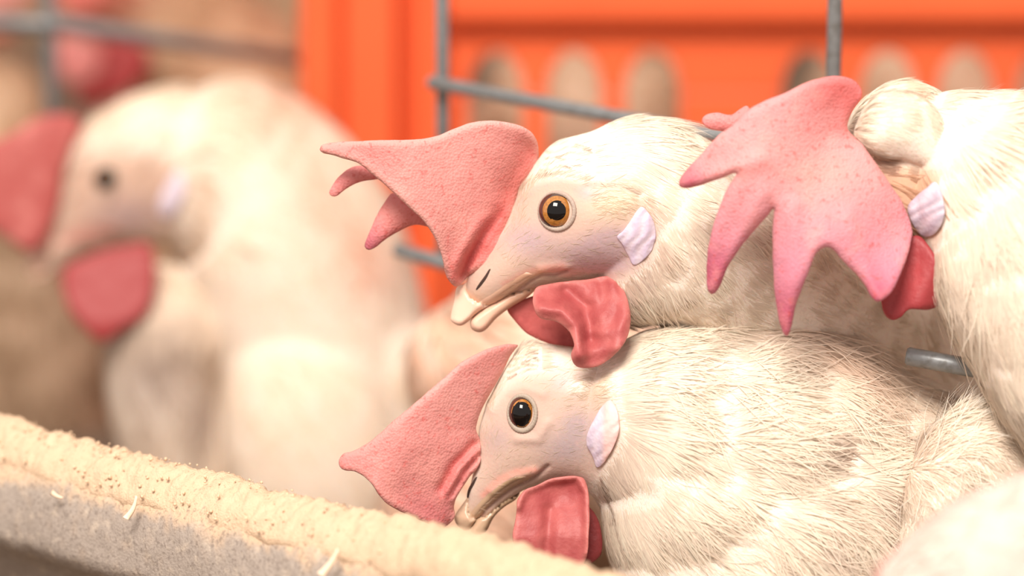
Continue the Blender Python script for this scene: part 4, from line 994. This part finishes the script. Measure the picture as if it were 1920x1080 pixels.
# far hen at the left edge, only its dull breast
back_hen('blurred beige hen breast at the left edge below the red comb', 1.50, [[(60, 300, 0, 30, 30), (70, 400, 0, 130, 130), (60, 560, 0, 165, 170), (70, 700, 0, 170, 170), (80, 800, 0, 150, 150), (80, 1000, 0, 120, 120), (80, floor_y(1.5, 0) - 5, 0, 20, 20)]], S(176, 148, 122), 2500, ((60, 500, .1, 1, 0),))
rC, mC = back_hen('blurred pale hen breast at the upper left edge beside the wire', 1.66, [[(-60, 60, 0, 30, 30), (-50, 160, 0, 120, 120), (-40, 300, 0, 140, 150), (-30, 500, 0, 150, 160), (-20, 700, 0, 140, 150), (-20, floor_y(1.66, 0) - 5, 0, 20, 20)]], S(226, 196, 166), 1500, ((0, 200, .1, 1, 0),))
fleshy('comb', rC, 1.66, [(-60, -80), (20, -90), (76, -40), (70, 10), (30, 30), (-50, 34)], 'comb', lambda q, w: np.tile(S(204, 134, 126), (len(q), 1)), lambda x, y: 150 + 0 * x, 12, 14, 8)
fleshy('wattle', rC, 1.66, [(-60, 40), (10, 46), (48, 54), (40, 78), (0, 90), (-60, 92)], 'wattle', lambda q, w: np.tile(S(168, 92, 70), (len(q), 1)), lambda x, y: 150 + 0 * x, 10, 12, 8)
# far hen with red comb and wattle behind the wire
rB, mB = back_hen('blurred hen at the top left with dark red wattles, standing behind the wire', 1.56, [[(170, -60, 0, 30, 30), (200, -20, 0, 85, 85), (280, 10, -20, 120, 110), (370, 90, -60, 150, 140), (450, 230, -120, 200, 190), (480, 450, -150, 230, 220), (480, 700, -150, 210, 220), (480, floor_y(1.56, -150) - 80, -150, 150, 150), (480, floor_y(1.56, -150) - 5, -150, 20, 20)]], S(206, 170, 138), 3000, ((300, 20, 1, .3, 0), (450, 200, .5, .8, 0)),
                   tintf=lambda L, c: mixc(c, 0.85 * np.clip(blob(L, 185, -10, 60, 55), 0, 1), S(200, 110, 98)))
fleshy('wattle', rB, 1.56, [(205, 70), (250, 78), (288, 100), (285, 140), (262, 170), (225, 190), (175, 205), (150, 190), (165, 150), (190, 110)], 'wattle', lambda q, w: np.tile(S(142, 38, 36), (len(q), 1)), lambda x, y: 95 + 0 * x, 10, 14, 8)
fleshy('wattle', rB, 1.56, [(125, 75), (170, 80), (200, 95), (206, 125), (190, 155), (160, 168), (132, 155), (118, 115)], 'wattle', lambda q, w: np.tile(S(186, 112, 106), (len(q), 1)), lambda x, y: 125 + 0 * x, 10, 14, 8)
fleshy('comb', rB, 1.56, [(120, -110), (200, -140), (250, -90), (232, -30), (200, 20), (150, 30), (118, 10), (105, -50)], 'comb', lambda q, w: np.tile(S(196, 92, 80), (len(q), 1)), lambda x, y: 70 + 0 * x, 12, 14, 8)
# hens packed inside the crate, seen through its slots; tan colour holds their shade
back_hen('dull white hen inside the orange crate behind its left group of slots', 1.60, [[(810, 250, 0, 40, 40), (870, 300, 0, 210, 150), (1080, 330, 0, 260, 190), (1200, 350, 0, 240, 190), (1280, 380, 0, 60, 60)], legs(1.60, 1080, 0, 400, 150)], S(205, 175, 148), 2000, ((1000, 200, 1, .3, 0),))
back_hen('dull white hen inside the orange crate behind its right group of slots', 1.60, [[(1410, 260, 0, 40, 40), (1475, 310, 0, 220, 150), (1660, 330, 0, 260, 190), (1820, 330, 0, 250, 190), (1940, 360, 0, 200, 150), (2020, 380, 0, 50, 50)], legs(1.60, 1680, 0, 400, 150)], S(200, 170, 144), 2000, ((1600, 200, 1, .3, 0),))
# near hen in the lower right corner
back_hen('blurred pale pink hen back in the lower right corner, nearest to the viewer', 0.86, [[(1690, 1330, 0, 60, 60), (1760, 1270, 0, 195, 120), (1850, 1195, 0, 240, 140), (1980, 1130, 0, 250, 150), (2120, 1110, 0, 240, 150), (2240, 1120, 0, 60, 60)], legs(0.86, 1960, 0, 1150, 110)], S(240, 208, 198), 700, ((1800, 1000, .8, -.5, 0),), voxel=6)
